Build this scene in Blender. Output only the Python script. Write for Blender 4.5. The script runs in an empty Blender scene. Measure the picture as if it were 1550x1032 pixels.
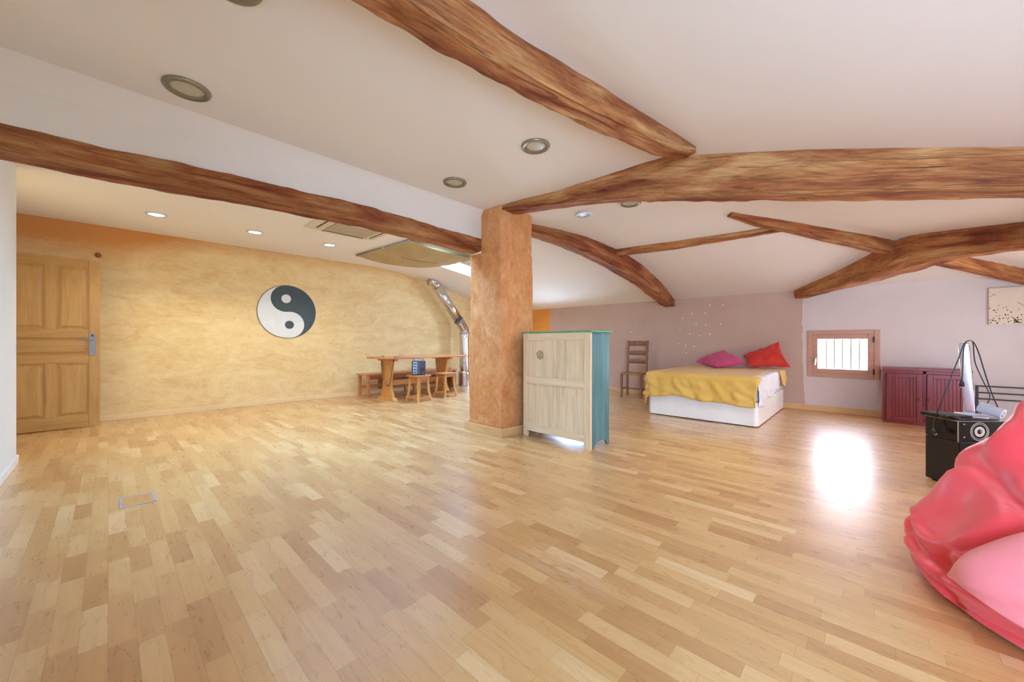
import bpy, bmesh, math, random
from mathutils import Vector, Matrix, noise, Euler
from mathutils.bvhtree import BVHTree
random.seed(7)
PI = math.pi
SC = bpy.context.scene
COL = SC.collection

# ------------------------------------------------------------------ helpers
def lin(c):
    c = c / 255.0
    return c / 12.92 if c <= 0.04045 else ((c + 0.055) / 1.055) ** 2.4
def rgb(r, g, b):
    return (lin(r), lin(g), lin(b), 1.0)

class MB:
    """collects shapes in one bmesh"""
    def __init__(s):
        s.bm = bmesh.new()
        s.uv = None
    def box(s, x0, x1, y0, y1, z0, z1, M=None):
        vs = [s.bm.verts.new((x, y, z)) for x in (x0, x1) for y in (y0, y1) for z in (z0, z1)]
        for f in ((0, 1, 3, 2), (4, 6, 7, 5), (0, 4, 5, 1), (2, 3, 7, 6), (0, 2, 6, 4), (1, 5, 7, 3)):
            s.bm.faces.new([vs[i] for i in f])
        if M is not None:
            for v in vs: v.co = M @ v.co
        return s
    def hexa(s, bot, top):
        a = [s.bm.verts.new(p) for p in bot]; b = [s.bm.verts.new(p) for p in top]
        n = len(a)
        s.bm.faces.new(a[::-1]); s.bm.faces.new(b)
        for i in range(n):
            s.bm.faces.new([a[i], a[(i + 1) % n], b[(i + 1) % n], b[i]])
        return s
    def prism(s, pts, z0, z1, M=None):
        a = [s.bm.verts.new((p[0], p[1], z0)) for p in pts]; b = [s.bm.verts.new((p[0], p[1], z1)) for p in pts]
        n = len(a)
        s.bm.faces.new(a[::-1]); s.bm.faces.new(b)
        for i in range(n):
            s.bm.faces.new([a[i], a[(i + 1) % n], b[(i + 1) % n], b[i]])
        if M is not None:
            for v in a + b: v.co = M @ v.co
        return s
    def lathe(s, prof, n=32, M=None):
        rings = []
        for r, z in prof:
            if r < 1e-6: rings.append([s.bm.verts.new((0, 0, z))])
            else: rings.append([s.bm.verts.new((r * math.cos(2 * PI * i / n), r * math.sin(2 * PI * i / n), z)) for i in range(n)])
        for a, b in zip(rings[:-1], rings[1:]):
            for i in range(n):
                j = (i + 1) % n
                if len(a) == 1 and len(b) == 1: continue
                if len(a) == 1: s.bm.faces.new([a[0], b[i], b[j]][::-1])
                elif len(b) == 1: s.bm.faces.new([a[i], a[j], b[0]])
                else: s.bm.faces.new([a[i], a[j], b[j], b[i]])
        if M is not None:
            for r in rings:
                for v in r: v.co = M @ v.co
        return s
    def tube(s, pts, r, n=8, cap=True):
        pts = [Vector(p) for p in pts]
        rad = r if isinstance(r, (list, tuple)) else [r] * len(pts)
        rings, ref = [], None
        for i, p in enumerate(pts):
            t = (pts[min(i + 1, len(pts) - 1)] - pts[max(i - 1, 0)]).normalized()
            if ref is None:
                ref = t.orthogonal().normalized()
            ref = (ref - t * ref.dot(t)).normalized()
            bn = t.cross(ref)
            rings.append([s.bm.verts.new(p + (ref * math.cos(2 * PI * k / n) + bn * math.sin(2 * PI * k / n)) * rad[i]) for k in range(n)])
        for a, b in zip(rings[:-1], rings[1:]):
            for k in range(n):
                s.bm.faces.new([a[k], a[(k + 1) % n], b[(k + 1) % n], b[k]])
        if cap:
            s.bm.faces.new(rings[0][::-1]); s.bm.faces.new(rings[-1])
        return s
    def grid(s, fn, nu, nv, thick=0):
        g = [[s.bm.verts.new(fn(i / nu, j / nv)) for j in range(nv + 1)] for i in range(nu + 1)]
        for i in range(nu):
            for j in range(nv):
                s.bm.faces.new([g[i][j], g[i + 1][j], g[i + 1][j + 1], g[i][j + 1]])
        return s
    def build(s, name, mat, parent=None, smooth=False, bevel=0, seg=2, solid=0, recalc=True):
        if recalc: bmesh.ops.recalc_face_normals(s.bm, faces=s.bm.faces)
        me = bpy.data.meshes.new(name)
        s.bm.to_mesh(me); s.bm.free()
        if smooth:
            for p in me.polygons: p.use_smooth = True
        if mat: me.materials.append(mat)
        o = bpy.data.objects.new(name, me); COL.objects.link(o)
        if parent: o.parent = parent
        if solid:
            m = o.modifiers.new('solid', 'SOLIDIFY'); m.thickness = solid; m.offset = 0
        if bevel:
            m = o.modifiers.new('bevel', 'BEVEL'); m.width = bevel; m.segments = seg; m.limit_method = 'ANGLE'; m.angle_limit = 0.6
            for p in me.polygons: p.use_smooth = True
            w = o.modifiers.new('wn', 'WEIGHTED_NORMAL')
        return o

def tag(o, label=None, cat=None, group=None, kind=None):
    if label: o['label'] = label
    if cat: o['category'] = cat
    if group: o['group'] = group
    if kind: o['kind'] = kind
    return o
def struct(o, label=None):
    o['kind'] = 'structure'
    if label: o['label'] = label
    return o
def thing(name, label, cat, loc=(0, 0, 0), rz=0, group=None):
    o = bpy.data.objects.new(name, None); COL.objects.link(o)
    o.location = loc; o.rotation_euler = (0, 0, rz); o.empty_display_size = 0.1
    return tag(o, label, cat, group)
def copy_tree(o, parent=None):
    c = o.copy(); COL.objects.link(c)
    if parent: c.parent = parent
    for ch in list(o.children): copy_tree(ch, c)
    return c
def lerp(a, b, t): return a + (b - a) * t
def catmull(P, n):
    P = [Vector(p) for p in P]
    out = []
    for i in range(len(P) - 1):
        p0 = P[max(i - 1, 0)]; p1 = P[i]; p2 = P[i + 1]; p3 = P[min(i + 2, len(P) - 1)]
        for k in range(n):
            t = k / n
            out.append(0.5 * ((2 * p1) + (p2 - p0) * t + (2 * p0 - 5 * p1 + 4 * p2 - p3) * t * t + (3 * p1 - p0 - 3 * p2 + p3) * t ** 3))
    out.append(P[-1]); return out

# ------------------------------------------------------------------ materials
class NT:
    def __init__(s, name):
        s.m = bpy.data.materials.new(name); s.m.use_nodes = True
        s.t = s.m.node_tree; s.n = s.t.nodes; s.l = s.t.links
        s.b = s.n['Principled BSDF']
    def add(s, typ, **kw):
        n = s.n.new(typ)
        for k, v in kw.items(): setattr(n, k, v)
        return n
    def link(s, a, b): s.l.new(a, b)
    def val(s, sock, v):
        if hasattr(v, 'links') or isinstance(v, bpy.types.NodeSocket): s.l.new(v, sock)
        else: sock.default_value = v
    def math(s, op, a, b=0.0, c=0.0, clamp=False):
        n = s.add('ShaderNodeMath', operation=op, use_clamp=clamp)
        s.val(n.inputs[0], a); s.val(n.inputs[1], b); s.val(n.inputs[2], c)
        return n.outputs[0]
    def mix(s, f, a, b, blend='MIX'):
        n = s.add('ShaderNodeMix', data_type='RGBA', blend_type=blend)
        s.val(n.inputs[0], f); s.val(n.inputs[6], a); s.val(n.inputs[7], b)
        return n.outputs[2]
    def ramp(s, f, stops):
        n = s.add('ShaderNodeValToRGB')
        cr = n.color_ramp
        while len(cr.elements) < len(stops): cr.elements.new(0.5)
        for e, (p, c) in zip(cr.elements, stops): e.position = p; e.color = c
        s.val(n.inputs[0], f); return n.outputs[0]
    def coord(s, kind='Object', scale=(1, 1, 1), rot=(0, 0, 0)):
        tc = s.add('ShaderNodeTexCoord'); mp = s.add('ShaderNodeMapping')
        mp.inputs['Scale'].default_value = scale; mp.inputs['Rotation'].default_value = rot
        s.link(tc.outputs[kind], mp.inputs[0]); return mp.outputs[0]
    def noise(s, vec, scale=5, detail=4, rough=0.55, dist=0.0):
        n = s.add('ShaderNodeTexNoise')
        n.inputs['Scale'].default_value = scale; n.inputs['Detail'].default_value = detail
        n.inputs['Roughness'].default_value = rough; n.inputs['Distortion'].default_value = dist
        s.link(vec, n.inputs['Vector']); return n.outputs[0]
    def bump(s, h, strength=0.2, dist=0.01):
        n = s.add('ShaderNodeBump'); n.inputs['Strength'].default_value = strength; n.inputs['Distance'].default_value = dist
        s.link(h, n.inputs['Height']); s.link(n.outputs[0], s.b.inputs['Normal'])
    def out(s, col=None, rough=0.5, metal=0.0, spec=None):
        if col is not None: s.val(s.b.inputs['Base Color'], col)
        s.val(s.b.inputs['Roughness'], rough); s.val(s.b.inputs['Metallic'], metal)
        if spec is not None: s.b.inputs['Specular IOR Level'].default_value = spec
        return s.m

def plain(name, c, rough=0.5, metal=0.0, var=0.06, scale=8, spec=None):
    t = NT(name)
    n = t.noise(t.coord(), scale, 4)
    d = tuple(x * (1 - var) for x in c[:3]) + (1,); b = tuple(min(1, x * (1 + var)) for x in c[:3]) + (1,)
    return t.out(t.ramp(n, [(0.3, d), (0.7, b)]), rough, metal, spec)

def wood(name, dark, mid, light, axis='x', rough=0.45, scale=1.0, bump=0.15):
    t = NT(name)
    sc = {'x': (1.2, 14, 14), 'y': (14, 1.2, 14), 'z': (14, 14, 1.2)}[axis]
    v = t.coord('Object', tuple(k * scale for k in sc))
    n1 = t.noise(v, 1.6, 6, 0.6, 1.2)
    v2 = t.coord('Object', tuple(1.5 * k ** 0.5 for k in sc))
    n2 = t.noise(v2, 1.0, 3, 0.5, 0.5)
    c = t.ramp(n1, [(0.28, dark), (0.5, mid), (0.72, light)])
    c2 = t.ramp(n2, [(0.3, mid), (0.7, light)])
    col = t.mix(0.45, c, c2)
    t.bump(n1, bump, 0.004)
    return t.out(col, rough)

def plaster(name, c, rough=0.85, var=0.05, scale=2.5, bump=0.06):
    t = NT(name); v = t.coord()
    n = t.noise(v, scale, 5, 0.6); n2 = t.noise(v, 26, 3)
    d = tuple(x * (1 - var) for x in c[:3]) + (1,)
    col = t.ramp(n, [(0.3, d), (0.7, c)])
    t.bump(n2, bump, 0.01)
    return t.out(col, rough, spec=0.25)

def sponge_nodes(t, v, dark, mid, light, stretch=(1, 1, 1.6)):
    mp = t.add('ShaderNodeMapping'); mp.inputs['Scale'].default_value = stretch; t.link(v, mp.inputs[0])
    a = t.noise(mp.outputs[0], 2.2, 7, 0.62, 1.6)
    b = t.noise(mp.outputs[0], 7.5, 6, 0.65, 2.2)
    s = t.math('ADD', t.math('MULTIPLY', a, 0.6), t.math('MULTIPLY', b, 0.4))
    return t.ramp(s, [(0.36, dark), (0.5, mid), (0.64, light)]), b

# orange sponge-painted plaster of the far wall (darker brushed rim along the ceiling line)
def far_wall_mat():
    t = NT('far_plaster'); v = t.coord()
    col, b = sponge_nodes(t, v, rgb(224, 190, 132), rgb(234, 207, 152), rgb(241, 220, 170), (0.8, 0.8, 1.7))
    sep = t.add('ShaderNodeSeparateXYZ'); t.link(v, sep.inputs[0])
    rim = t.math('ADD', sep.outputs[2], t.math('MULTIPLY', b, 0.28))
    corner = t.math('MULTIPLY', t.math('SUBTRACT', 1.1, sep.outputs[0], clamp=True), 0.32)  # shade of the unlit door end, painted into the wall colour
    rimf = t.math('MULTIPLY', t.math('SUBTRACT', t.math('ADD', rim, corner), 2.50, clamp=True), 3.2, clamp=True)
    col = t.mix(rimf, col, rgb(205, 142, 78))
    t.bump(b, 0.22, 0.012)
    return t.out(col, 0.7, spec=0.3)

def right_wall_mat():
    t = NT('window_wall_paint'); v = t.coord()
    n = t.noise(v, 2.0, 4); nf = t.noise(v, 22, 3)
    sep = t.add('ShaderNodeSeparateXYZ'); t.link(v, sep.inputs[0])
    wob = t.math('MULTIPLY', t.math('SUBTRACT', t.noise(v, 5.5, 3), 0.5), 0.07)
    y = t.math('ADD', sep.outputs[1], wob)
    # lower part of the hand painted edge drifts a little
    y = t.math('ADD', y, t.math('MULTIPLY', t.math('SUBTRACT', 0.7, sep.outputs[2], clamp=True), 0.05))
    white = t.ramp(n, [(0.3, rgb(210, 198, 195)), (0.7, rgb(216, 205, 202))])
    grey = t.ramp(n, [(0.3, rgb(192, 164, 148)), (0.7, rgb(199, 172, 157))])
    orange = t.ramp(n, [(0.3, rgb(216, 140, 62)), (0.7, rgb(232, 160, 80))])
    m1 = t.math('GREATER_THAN', y, 0.755); m2 = t.math('GREATER_THAN', sep.outputs[1], 5.61)
    col = t.mix(m2, t.mix(m1, white, grey), orange)
    t.bump(nf, 0.06, 0.01)
    return t.out(col, 0.8, spec=0.25)

def pillar_mat():
    t = NT('pillar_plaster'); v = t.coord()
    col, b = sponge_nodes(t, v, rgb(196, 122, 66), rgb(213, 149, 95), rgb(224, 170, 120), (1.6, 1.6, 1.2))
    t.bump(b, 0.3, 0.012)
    return t.out(col, 0.6, spec=0.35)

def floor_mat():
    t = NT('oak_parquet'); v = t.coord()
    sep = t.add('ShaderNodeSeparateXYZ'); t.link(v, sep.inputs[0])
    x, y = sep.outputs[0], sep.outputs[1]
    W = 0.071
    xs = t.math('DIVIDE', x, W); col = t.math('FLOOR', xs)
    wn = t.add('ShaderNodeTexWhiteNoise', noise_dimensions='1D'); t.link(col, wn.inputs['W'])
    L = t.math('ADD', 0.27, t.math('MULTIPLY', wn.outputs[0], 0.17))
    ys = t.math('DIVIDE', t.math('ADD', y, t.math('MULTIPLY', wn.outputs[0], 37.3)), L)
    row = t.math('FLOOR', ys)
    cmb = t.add('ShaderNodeCombineXYZ'); t.link(col, cmb.inputs[0]); t.link(row, cmb.inputs[1])
    w2 = t.add('ShaderNodeTexWhiteNoise', noise_dimensions='2D'); t.link(cmb.outputs[0], w2.inputs['Vector'])
    rnd = w2.outputs[0]
    base = t.ramp(rnd, [(0.0, rgb(188, 139, 84)), (0.28, rgb(202, 156, 98)), (0.62, rgb(211, 169, 110)), (0.86, rgb(215, 175, 118)), (1.0, rgb(224, 190, 138))])
    # grain, shifted per block
    mp = t.add('ShaderNodeMapping'); mp.inputs['Scale'].default_value = (34, 2.6, 1); t.link(v, mp.inputs[0])
    off = t.add('ShaderNodeVectorMath', operation='ADD'); t.link(mp.outputs[0], off.inputs[0])
    sc = t.add('ShaderNodeVectorMath', operation='SCALE'); t.link(w2.outputs[1], sc.inputs[0]); sc.inputs['Scale'].default_value = 60
    t.link(sc.outputs[0], off.inputs[1])
    g = t.noise(off.outputs[0], 1.0, 6, 0.62, 0.8)
    gr = t.ramp(g, [(0.3, (0.84, 0.81, 0.77, 1)), (0.55, (1, 1, 1, 1)), (0.8, (1.04, 1.04, 1.03, 1))])
    c = t.mix(0.8, base, gr, 'MULTIPLY')
    # knots / dark flecks
    vo = t.add('ShaderNodeTexVoronoi'); vo.inputs['Scale'].default_value = 1.0
    mpk = t.add('ShaderNodeMapping'); mpk.inputs['Scale'].default_value = (7.5, 3.2, 1); t.link(v, mpk.inputs[0]); t.link(mpk.outputs[0], vo.inputs['Vector'])
    kn = t.math('LESS_THAN', vo.outputs[0], 0.04)
    c = t.mix(t.math('MULTIPLY', kn, 0.35), c, rgb(96, 56, 26))
    # joints
    fx = t.math('FRACT', xs); fy = t.math('FRACT', ys)
    ex = t.math('MULTIPLY', t.math('MINIMUM', fx, t.math('SUBTRACT', 1.0, fx)), W)
    ey = t.math('MULTIPLY', t.math('MULTIPLY', t.math('MINIMUM', fy, t.math('SUBTRACT', 1.0, fy)), L), 1.0)
    e = t.math('LESS_THAN', t.math('MINIMUM', ex, ey), 0.0011)
    c = t.mix(t.math('MULTIPLY', e, 0.35), c, rgb(110, 68, 32))
    # worn, scuffed varnish
    n1 = t.noise(v, 1.1, 4); n2 = t.noise(t.coord('Object', (40, 9, 1), (0, 0, 0.5)), 1.0, 6, 0.7, 1.0)
    dx = t.math('SUBTRACT', x, 1.43); dy = t.math('SUBTRACT', y, 1.06)
    r2 = t.math('ADD', t.math('MULTIPLY', t.math('MULTIPLY', dx, dx), 40), t.math('MULTIPLY', t.math('MULTIPLY', dy, dy), 9))
    sp = t.math('MULTIPLY', t.math('SUBTRACT', 1.0, r2, clamp=True), t.math('MULTIPLY', t.math('SUBTRACT', n2, 0.46, clamp=True), 5.5, clamp=True))
    wide = t.math('MULTIPLY', t.math('SUBTRACT', t.math('MULTIPLY', n1, n2), 0.43, clamp=True), 1.4, clamp=True)
    sc2 = t.math('MAXIMUM', sp, t.math('MULTIPLY', wide, 0.25))
    c = t.mix(t.math('MULTIPLY', sc2, 0.6), c, rgb(216, 196, 172))
    rough = t.math('ADD', 0.36, t.math('ADD', t.math('MULTIPLY', n2, 0.12), t.math('MULTIPLY', sc2, 0.25)))
    hb = t.math('ADD', t.math('MULTIPLY', g, 0.35), t.math('MULTIPLY', n1, 1.4))
    t.bump(hb, 0.05, 0.01)
    m = t.out(c, rough, spec=0.5)
    t.b.inputs['Coat Weight'].default_value = 1.0; t.b.inputs['Coat IOR'].default_value = 1.62
    t.link(t.math('ADD', 0.21, t.math('MULTIPLY', n2, 0.16)), t.b.inputs['Coat Roughness'])
    return m

def log_mat(name='old_log', red=0.0):
    t = NT(name)
    uvn = t.add('ShaderNodeTexCoord'); obj = t.coord()
    def uvmap(sc):
        mp = t.add('ShaderNodeMapping'); mp.inputs['Scale'].default_value = sc
        t.link(uvn.outputs['UV'], mp.inputs[0]); return mp.outputs[0]
    g = t.noise(uvmap((2.2, 24, 1)), 1.0, 8, 0.7, 0.9)
    p = t.noise(uvmap((1.3, 5.5, 1)), 1.0, 6, 0.62, 0.8)
    p2 = t.noise(uvmap((3.5, 16, 1)), 1.0, 7, 0.72, 1.4)
    base = t.ramp(p, [(0.35, rgb(124, 62, 38)), (0.44, rgb(168, 104, 62)), (0.54, rgb(194, 134, 82)), (0.64, rgb(216, 168, 112))])
    g2 = t.noise(uvmap((7.0, 60, 1)), 1.0, 6, 0.7, 0.6)
    g = t.math('ADD', t.math('MULTIPLY', g, 0.6), t.math('MULTIPLY', g2, 0.4))
    gr = t.ramp(g, [(0.39, (0.34, 0.27, 0.24, 1)), (0.47, (0.84, 0.80, 0.76, 1)), (0.57, (1.20, 1.17, 1.12, 1))])
    c = t.mix(0.8, base, gr, 'MULTIPLY')
    stain = t.math('MULTIPLY', t.math('SUBTRACT', p2, 0.56, clamp=True), 5.0, clamp=True)
    c = t.mix(t.math('MULTIPLY', stain, 0.6), c, rgb(112, 58, 40))
    # long drying cracks: short dark streaks along the grain
    cr = t.noise(uvmap((0.8, 30, 1)), 1.0, 4, 0.6, 0.25)
    crack = t.math('MULTIPLY', t.math('SUBTRACT', 0.335, cr, clamp=True), 22, clamp=True)
    c = t.mix(t.math('MULTIPLY', crack, 0.8), c, rgb(60, 30, 20))
    # darker red stained stretches
    big = t.noise(obj, 0.9, 3, 0.5, 0.3)
    dk = t.math('MULTIPLY', t.math('SUBTRACT', big, 0.52, clamp=True), 5.0, clamp=True)
    c = t.mix(t.math('MULTIPLY', dk, 0.4), c, rgb(118, 54, 36), 'MIX')
    if red: c = t.mix(red, c, rgb(112, 44, 28))
    # a few continuous checks wandering along the log
    su = t.add('ShaderNodeSeparateXYZ'); t.link(uvn.outputs['UV'], su.inputs[0])
    wob = t.noise(uvmap((1.6, 0.3, 1)), 1.0, 6, 0.6, 0.0)
    vv = t.math('DIVIDE', t.math('ADD', su.outputs[1], t.math('MULTIPLY', wob, 0.075)), 0.13)
    dist = t.math('MULTIPLY', t.math('ABSOLUTE', t.math('SUBTRACT', t.math('FRACT', vv), 0.5)), 0.13)
    gate = t.math('MULTIPLY', t.math('SUBTRACT', t.noise(uvmap((1.1, 1.0, 1)), 1.0, 2), 0.47, clamp=True), 0.05)
    line = t.math('MULTIPLY', t.math('LESS_THAN', dist, t.math('MINIMUM', gate, 0.0014)), 0.85)
    c = t.mix(line, c, rgb(48, 24, 15))
    crack = t.math('MAXIMUM', crack, line)
    h = t.math('SUBTRACT', t.math('ADD', g, t.math('MULTIPLY', p2, 0.8)), t.math('MULTIPLY', crack, 1.2))
    t.bump(h, 0.8, 0.02)
    return t.out(c, 0.7, spec=0.3)

def cloth(name, c, c2=None, rough=0.8, scale=300, sheen=0.2):
    t = NT(name); v = t.coord()
    n = t.noise(v, 3.0, 4); w = t.noise(v, scale, 2)
    c2 = c2 or tuple(x * 0.88 for x in c[:3]) + (1,)
    t.bump(w, 0.08, 0.002)
    m = t.out(t.ramp(n, [(0.3, c2), (0.7, c)]), rough, spec=0.3)
    t.b.inputs['Sheen Weight'].default_value = sheen
    return m

def emit(name, c, s):
    t = NT(name)
    t.b.inputs['Base Color'].default_value = c
    t.b.inputs['Emission Color'].default_value = c; t.b.inputs['Emission Strength'].default_value = s
    return t.m

def glass_mat():
    t = NT('window_glass')
    tr = t.add('ShaderNodeBsdfTransparent'); gl = t.add('ShaderNodeBsdfGlossy'); gl.inputs['Roughness'].default_value = 0.02
    tr.inputs[0].default_value = (0.97, 0.99, 0.98, 1)
    mx = t.add('ShaderNodeMixShader'); mx.inputs[0].default_value = 0.06
    t.link(tr.outputs[0], mx.inputs[1]); t.link(gl.outputs[0], mx.inputs[2])
    t.link(mx.outputs[0], t.n['Material Output'].inputs[0])
    return t.m

M = {}
M['ceiling'] = plaster('ceiling_plaster', rgb(232, 227, 221), var=0.03, scale=1.2)
M['white_wall'] = plaster('white_wall_paint', rgb(226, 224, 216), var=0.03)
M['far'] = far_wall_mat(); M['right'] = right_wall_mat(); M['pillar'] = pillar_mat(); M['floor'] = floor_mat(); M['log'] = log_mat(red=0.12); M['log_red'] = log_mat('old_red_log', 0.35)
M['baseboard'] = wood('baseboard_wood', rgb(218, 186, 136), rgb(234, 206, 156), rgb(242, 218, 172), 'x', 0.5, 0.6)
M['baseboard_y'] = wood('baseboard_wood_y', rgb(196, 150, 100), rgb(214, 172, 120), rgb(226, 188, 138), 'y', 0.5, 0.6)
M['white_paint'] = plain('white_paint', rgb(232, 228, 224), 0.45, var=0.02)
M['pine_z'] = wood('door_pine_upright', rgb(156, 112, 54), rgb(184, 140, 76), rgb(200, 160, 96), 'z', 0.35)
M['pine_x'] = wood('door_pine_rail', rgb(156, 112, 54), rgb(182, 138, 74), rgb(198, 158, 94), 'x', 0.35)
M['chrome'] = plain('polished_steel', rgb(210, 210, 214), 0.18, 1.0, 0.02)
M['steel'] = plain('brushed_steel', rgb(168, 170, 176), 0.35, 1.0, 0.04)
M['glass'] = glass_mat()

# ------------------------------------------------------------------ roof shape
X0, X1, Y0, Y1 = -0.545, 7.30, -2.0, 7.28
def smin(a, b, k):
    h = max(k - abs(a - b), 0.0) / k
    return min(a, b) - h * h * k * 0.25
def zc(x, y):
    return min(smin(2.55, 3.4725 - 0.225 * x, 0.12), 2.55 - 0.27 * (1.2 - y))

HOLES = [(3.4, 5.2, 5.3, 5.8), (1.2, 3.2, 3.7, 4.3), (3.5, 4.0, .2, 1.1)]  # seen skylight, then unseen roof openings put in for light
def in_hole(x, y):
    return any(a < x < b and c < y < d for a, b, c, d in HOLES)
mb = MB(); st = 0.1
xs = [-1.2 + st * i for i in range(87)]; ys = [-2.2 + st * i for i in range(97)]
G = {}
def cv(i, j):
    if (i, j) not in G: G[i, j] = mb.bm.verts.new((xs[i], ys[j], zc(xs[i], ys[j])))
    return G[i, j]
for i in range(len(xs) - 1):
    for j in range(len(ys) - 1):
        if in_hole(xs[i] + .05, ys[j] + .05): continue
        mb.bm.faces.new([cv(i, j), cv(i, j + 1), cv(i + 1, j + 1), cv(i + 1, j)])
ceil = struct(mb.build('ceiling', M['ceiling'], smooth=True, recalc=False), 'off white plaster attic ceiling, flat in the middle and sloping to the low walls')

# floor slab
struct(MB().box(-1.3, 7.5, -2.2, 7.5, -0.12, 0).build('floor', M['floor']), 'glossy oak strip parquet floor')

# walls -----------------------------------------------------------------------
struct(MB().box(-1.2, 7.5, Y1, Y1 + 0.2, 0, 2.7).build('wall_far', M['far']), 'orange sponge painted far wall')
def wall_with_hole_x(name, x0, x1, y0, y1, z1, hole, mat):
    a, b, c, d = hole
    w = MB()
    w.box(x0, x1, y0, a, 0, z1).box(x0, x1, b, y1, 0, z1).box(x0, x1, a, b, 0, c).box(x0, x1, a, b, d, z1)
    return w.build(name, mat)
WIN = (-0.09, 0.685, 0.525, 1.195)
w = MB(); W2 = (4.70, 5.50, .35, 1.12)
for y0_, y1_ in ((-2.2, WIN[0]), (WIN[1], W2[0]), (W2[1], 7.5)): w.box(X1, X1 + .3, y0_, y1_, 0, 2.0)
for q in (WIN, W2): w.box(X1, X1 + .3, q[0], q[1], 0, q[2]).box(X1, X1 + .3, q[0], q[1], q[3], 2.0)
struct(w.build('wall_right', M['right']), 'low wall, white by the window and taupe grey behind the bed')
LW = (-1.75, -0.55, 0.25, 1.65)
struct(wall_with_hole_x('wall_left', X0 - 0.2, X0, -2.2, 5.37, 2.75, LW, M['white_wall']), 'white wall edge at the left')
NW = (1.0, 3.2, 0.12, 1.5)
w = MB(); a, b, c, d = NW
w.box(-0.75, a, Y0 - .2, Y0, 0, 2.0).box(b, 4.6, Y0 - .2, Y0, 0, 2.0).box(6.2, 7.5, Y0 - .2, Y0, 0, 2.0)
for p0, p1 in ((a, b), (4.6, 6.2)): w.box(p0, p1, Y0 - .2, Y0, 0, c).box(p0, p1, Y0 - .2, Y0, d, 2.0)
struct(w.build('wall_near', M['white_wall']))
struct(wall_with_hole_x('wall_hall', -1.2, -1.0, 5.17, 7.3, 2.7, (5.5, 6.0, .9, 2.1), M['white_wall']))
struct(MB().box(-1.0, -.745, 5.17, 5.37, 0, 2.7).build('wall_return', M['white_wall']))

# header wall over the long log, with a coved top
prof = [(3.30, 2.12), (3.30, 2.40)]
for k in range(7):
    an = k / 6 * PI / 2
    prof.append((3.30 - 0.14 * (1 - math.cos(an)), 2.40 + 0.17 * math.sin(an)))
prof += [(3.16, 2.62), (3.52, 2.62), (3.52, 2.12)]
w = MB()
Mx = Matrix(((0, 0, 1, 0), (1, 0, 0, 0), (0, 1, 0, 0), (0, 0, 0, 1)))
w.prism(prof, -0.6, 2.99, Mx)
struct(w.build('wall_header', M['ceiling'], bevel=0.004), 'white plaster band between the long log and the ceiling')

# baseboards
def bb(name, x0, x1, y0, y1, h, mat):
    return struct(MB().box(x0, x1, y0, y1, 0, h).build(name, mat, bevel=0.004))
bb('baseboard_far', -1.0, 7.3, Y1 - 0.016, Y1, 0.07, M['baseboard'])
bb('baseboard_right', X1 - 0.016, X1, Y0, Y1 - 0.016, 0.085, M['baseboard_y'])
bb('baseboard_left', X0, X0 + 0.014, Y0, 5.37, 0.07, M['white_paint'])

# shafts of the skylight and of the unseen roof openings
def shaft(name, hole, top, lab):
    a, b, c, d = hole
    zb = min(zc(a, c), zc(b, c)) - 0.0
    w = MB(); t = 0.04
    def wall(x0, x1, y0, y1):
        q = [(x0, y0), (x1, y0), (x1, y1), (x0, y1)]
        w.hexa([(x, y, zc(min(max(x, a), b), min(max(y, c), d))) for x, y in q], [(x, y, top) for x, y in q])
    wall(a - t, b + t, c - t, c); wall(a - t, b + t, d, d + t); wall(a - t, a, c, d); wall(b, b + t, c, d)
    o = struct(w.build(name, M['white_paint']), lab)
    MB().box(a, b, c, d, top - 0.02, top - 0.012).build('pane', M['glass'], o)
    return o
shaft('window_4', HOLES[0], 2.95, 'bright skylight opening above the hanging shade')
shaft('unseen_window_5', HOLES[1], 2.85, None)  # unseen roof opening, inferred from floor glare and widened for light
shaft('added_window_9', HOLES[2], 2.75, None)  # added roof opening hidden by the thick log, lights the bed side

# ------------------------------------------------------------------ casement window
M['win_wood'] = wood('window_wood', rgb(166, 118, 96), rgb(186, 138, 114), rgb(200, 154, 130), 'y', 0.4)
M['win_wood_z'] = wood('window_wood_upright', rgb(166, 118, 96), rgb(186, 138, 114), rgb(200, 154, 130), 'z', 0.4)
M['seal'] = plain('dark_seal', rgb(70, 50, 44), 0.6)
def frame_yz(mbx, x0, x1, y0, y1, z0, z1, w):
    mbx.box(x0, x1, y0, y0 + w, z0, z1).box(x0, x1, y1 - w, y1, z0, z1)
    mbx.box(x0, x1, y0 + w, y1 - w, z0, z0 + w).box(x0, x1, y0 + w, y1 - w, z1 - w, z1)
    return mbx
wy0, wy1, wz0, wz1 = WIN
win = struct(frame_yz(MB(), 7.285, 7.37, wy0 - 0.012, wy1 + 0.012, wz0 - 0.012, wz1 + 0.012, 0.062).build('window_1', M['win_wood'], bevel=0.006), 'small wooden casement window with bars outside in the low white wall')
sash = frame_yz(MB(), 7.295, 7.36, wy0 + 0.044, wy1 - 0.044, wz0 + 0.044, wz1 - 0.044, 0.072).build('sash', M['win_wood'], win, bevel=0.008)
MB().box(7.33, 7.336, wy0 + .1, wy1 - .1, wz0 + .1, wz1 - .1).build('pane', M['glass'], win)
h = MB().box(7.272, 7.296, wy1 - 0.098, wy1 - 0.074, 0.72, 0.80)
h.tube([(7.285, wy1 - .086, .775), (7.262, wy1 - .086, .777), (7.255, wy1 - .086, .76), (7.255, wy1 - .084, .69)], 0.008)
h.build('handle', M['chrome'], sash, smooth=False, bevel=0.003)
for z in (0.62, 1.07):
    MB().lathe([(0, -.04), (.009, -.04), (.009, .04), (0, .04)], 12, Matrix.Translation((7.283, wy0 + .052, z))).build('hinge', M['seal'], win, smooth=False)
M['bar'] = plain('painted_bar', rgb(120, 128, 122), 0.6)
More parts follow.
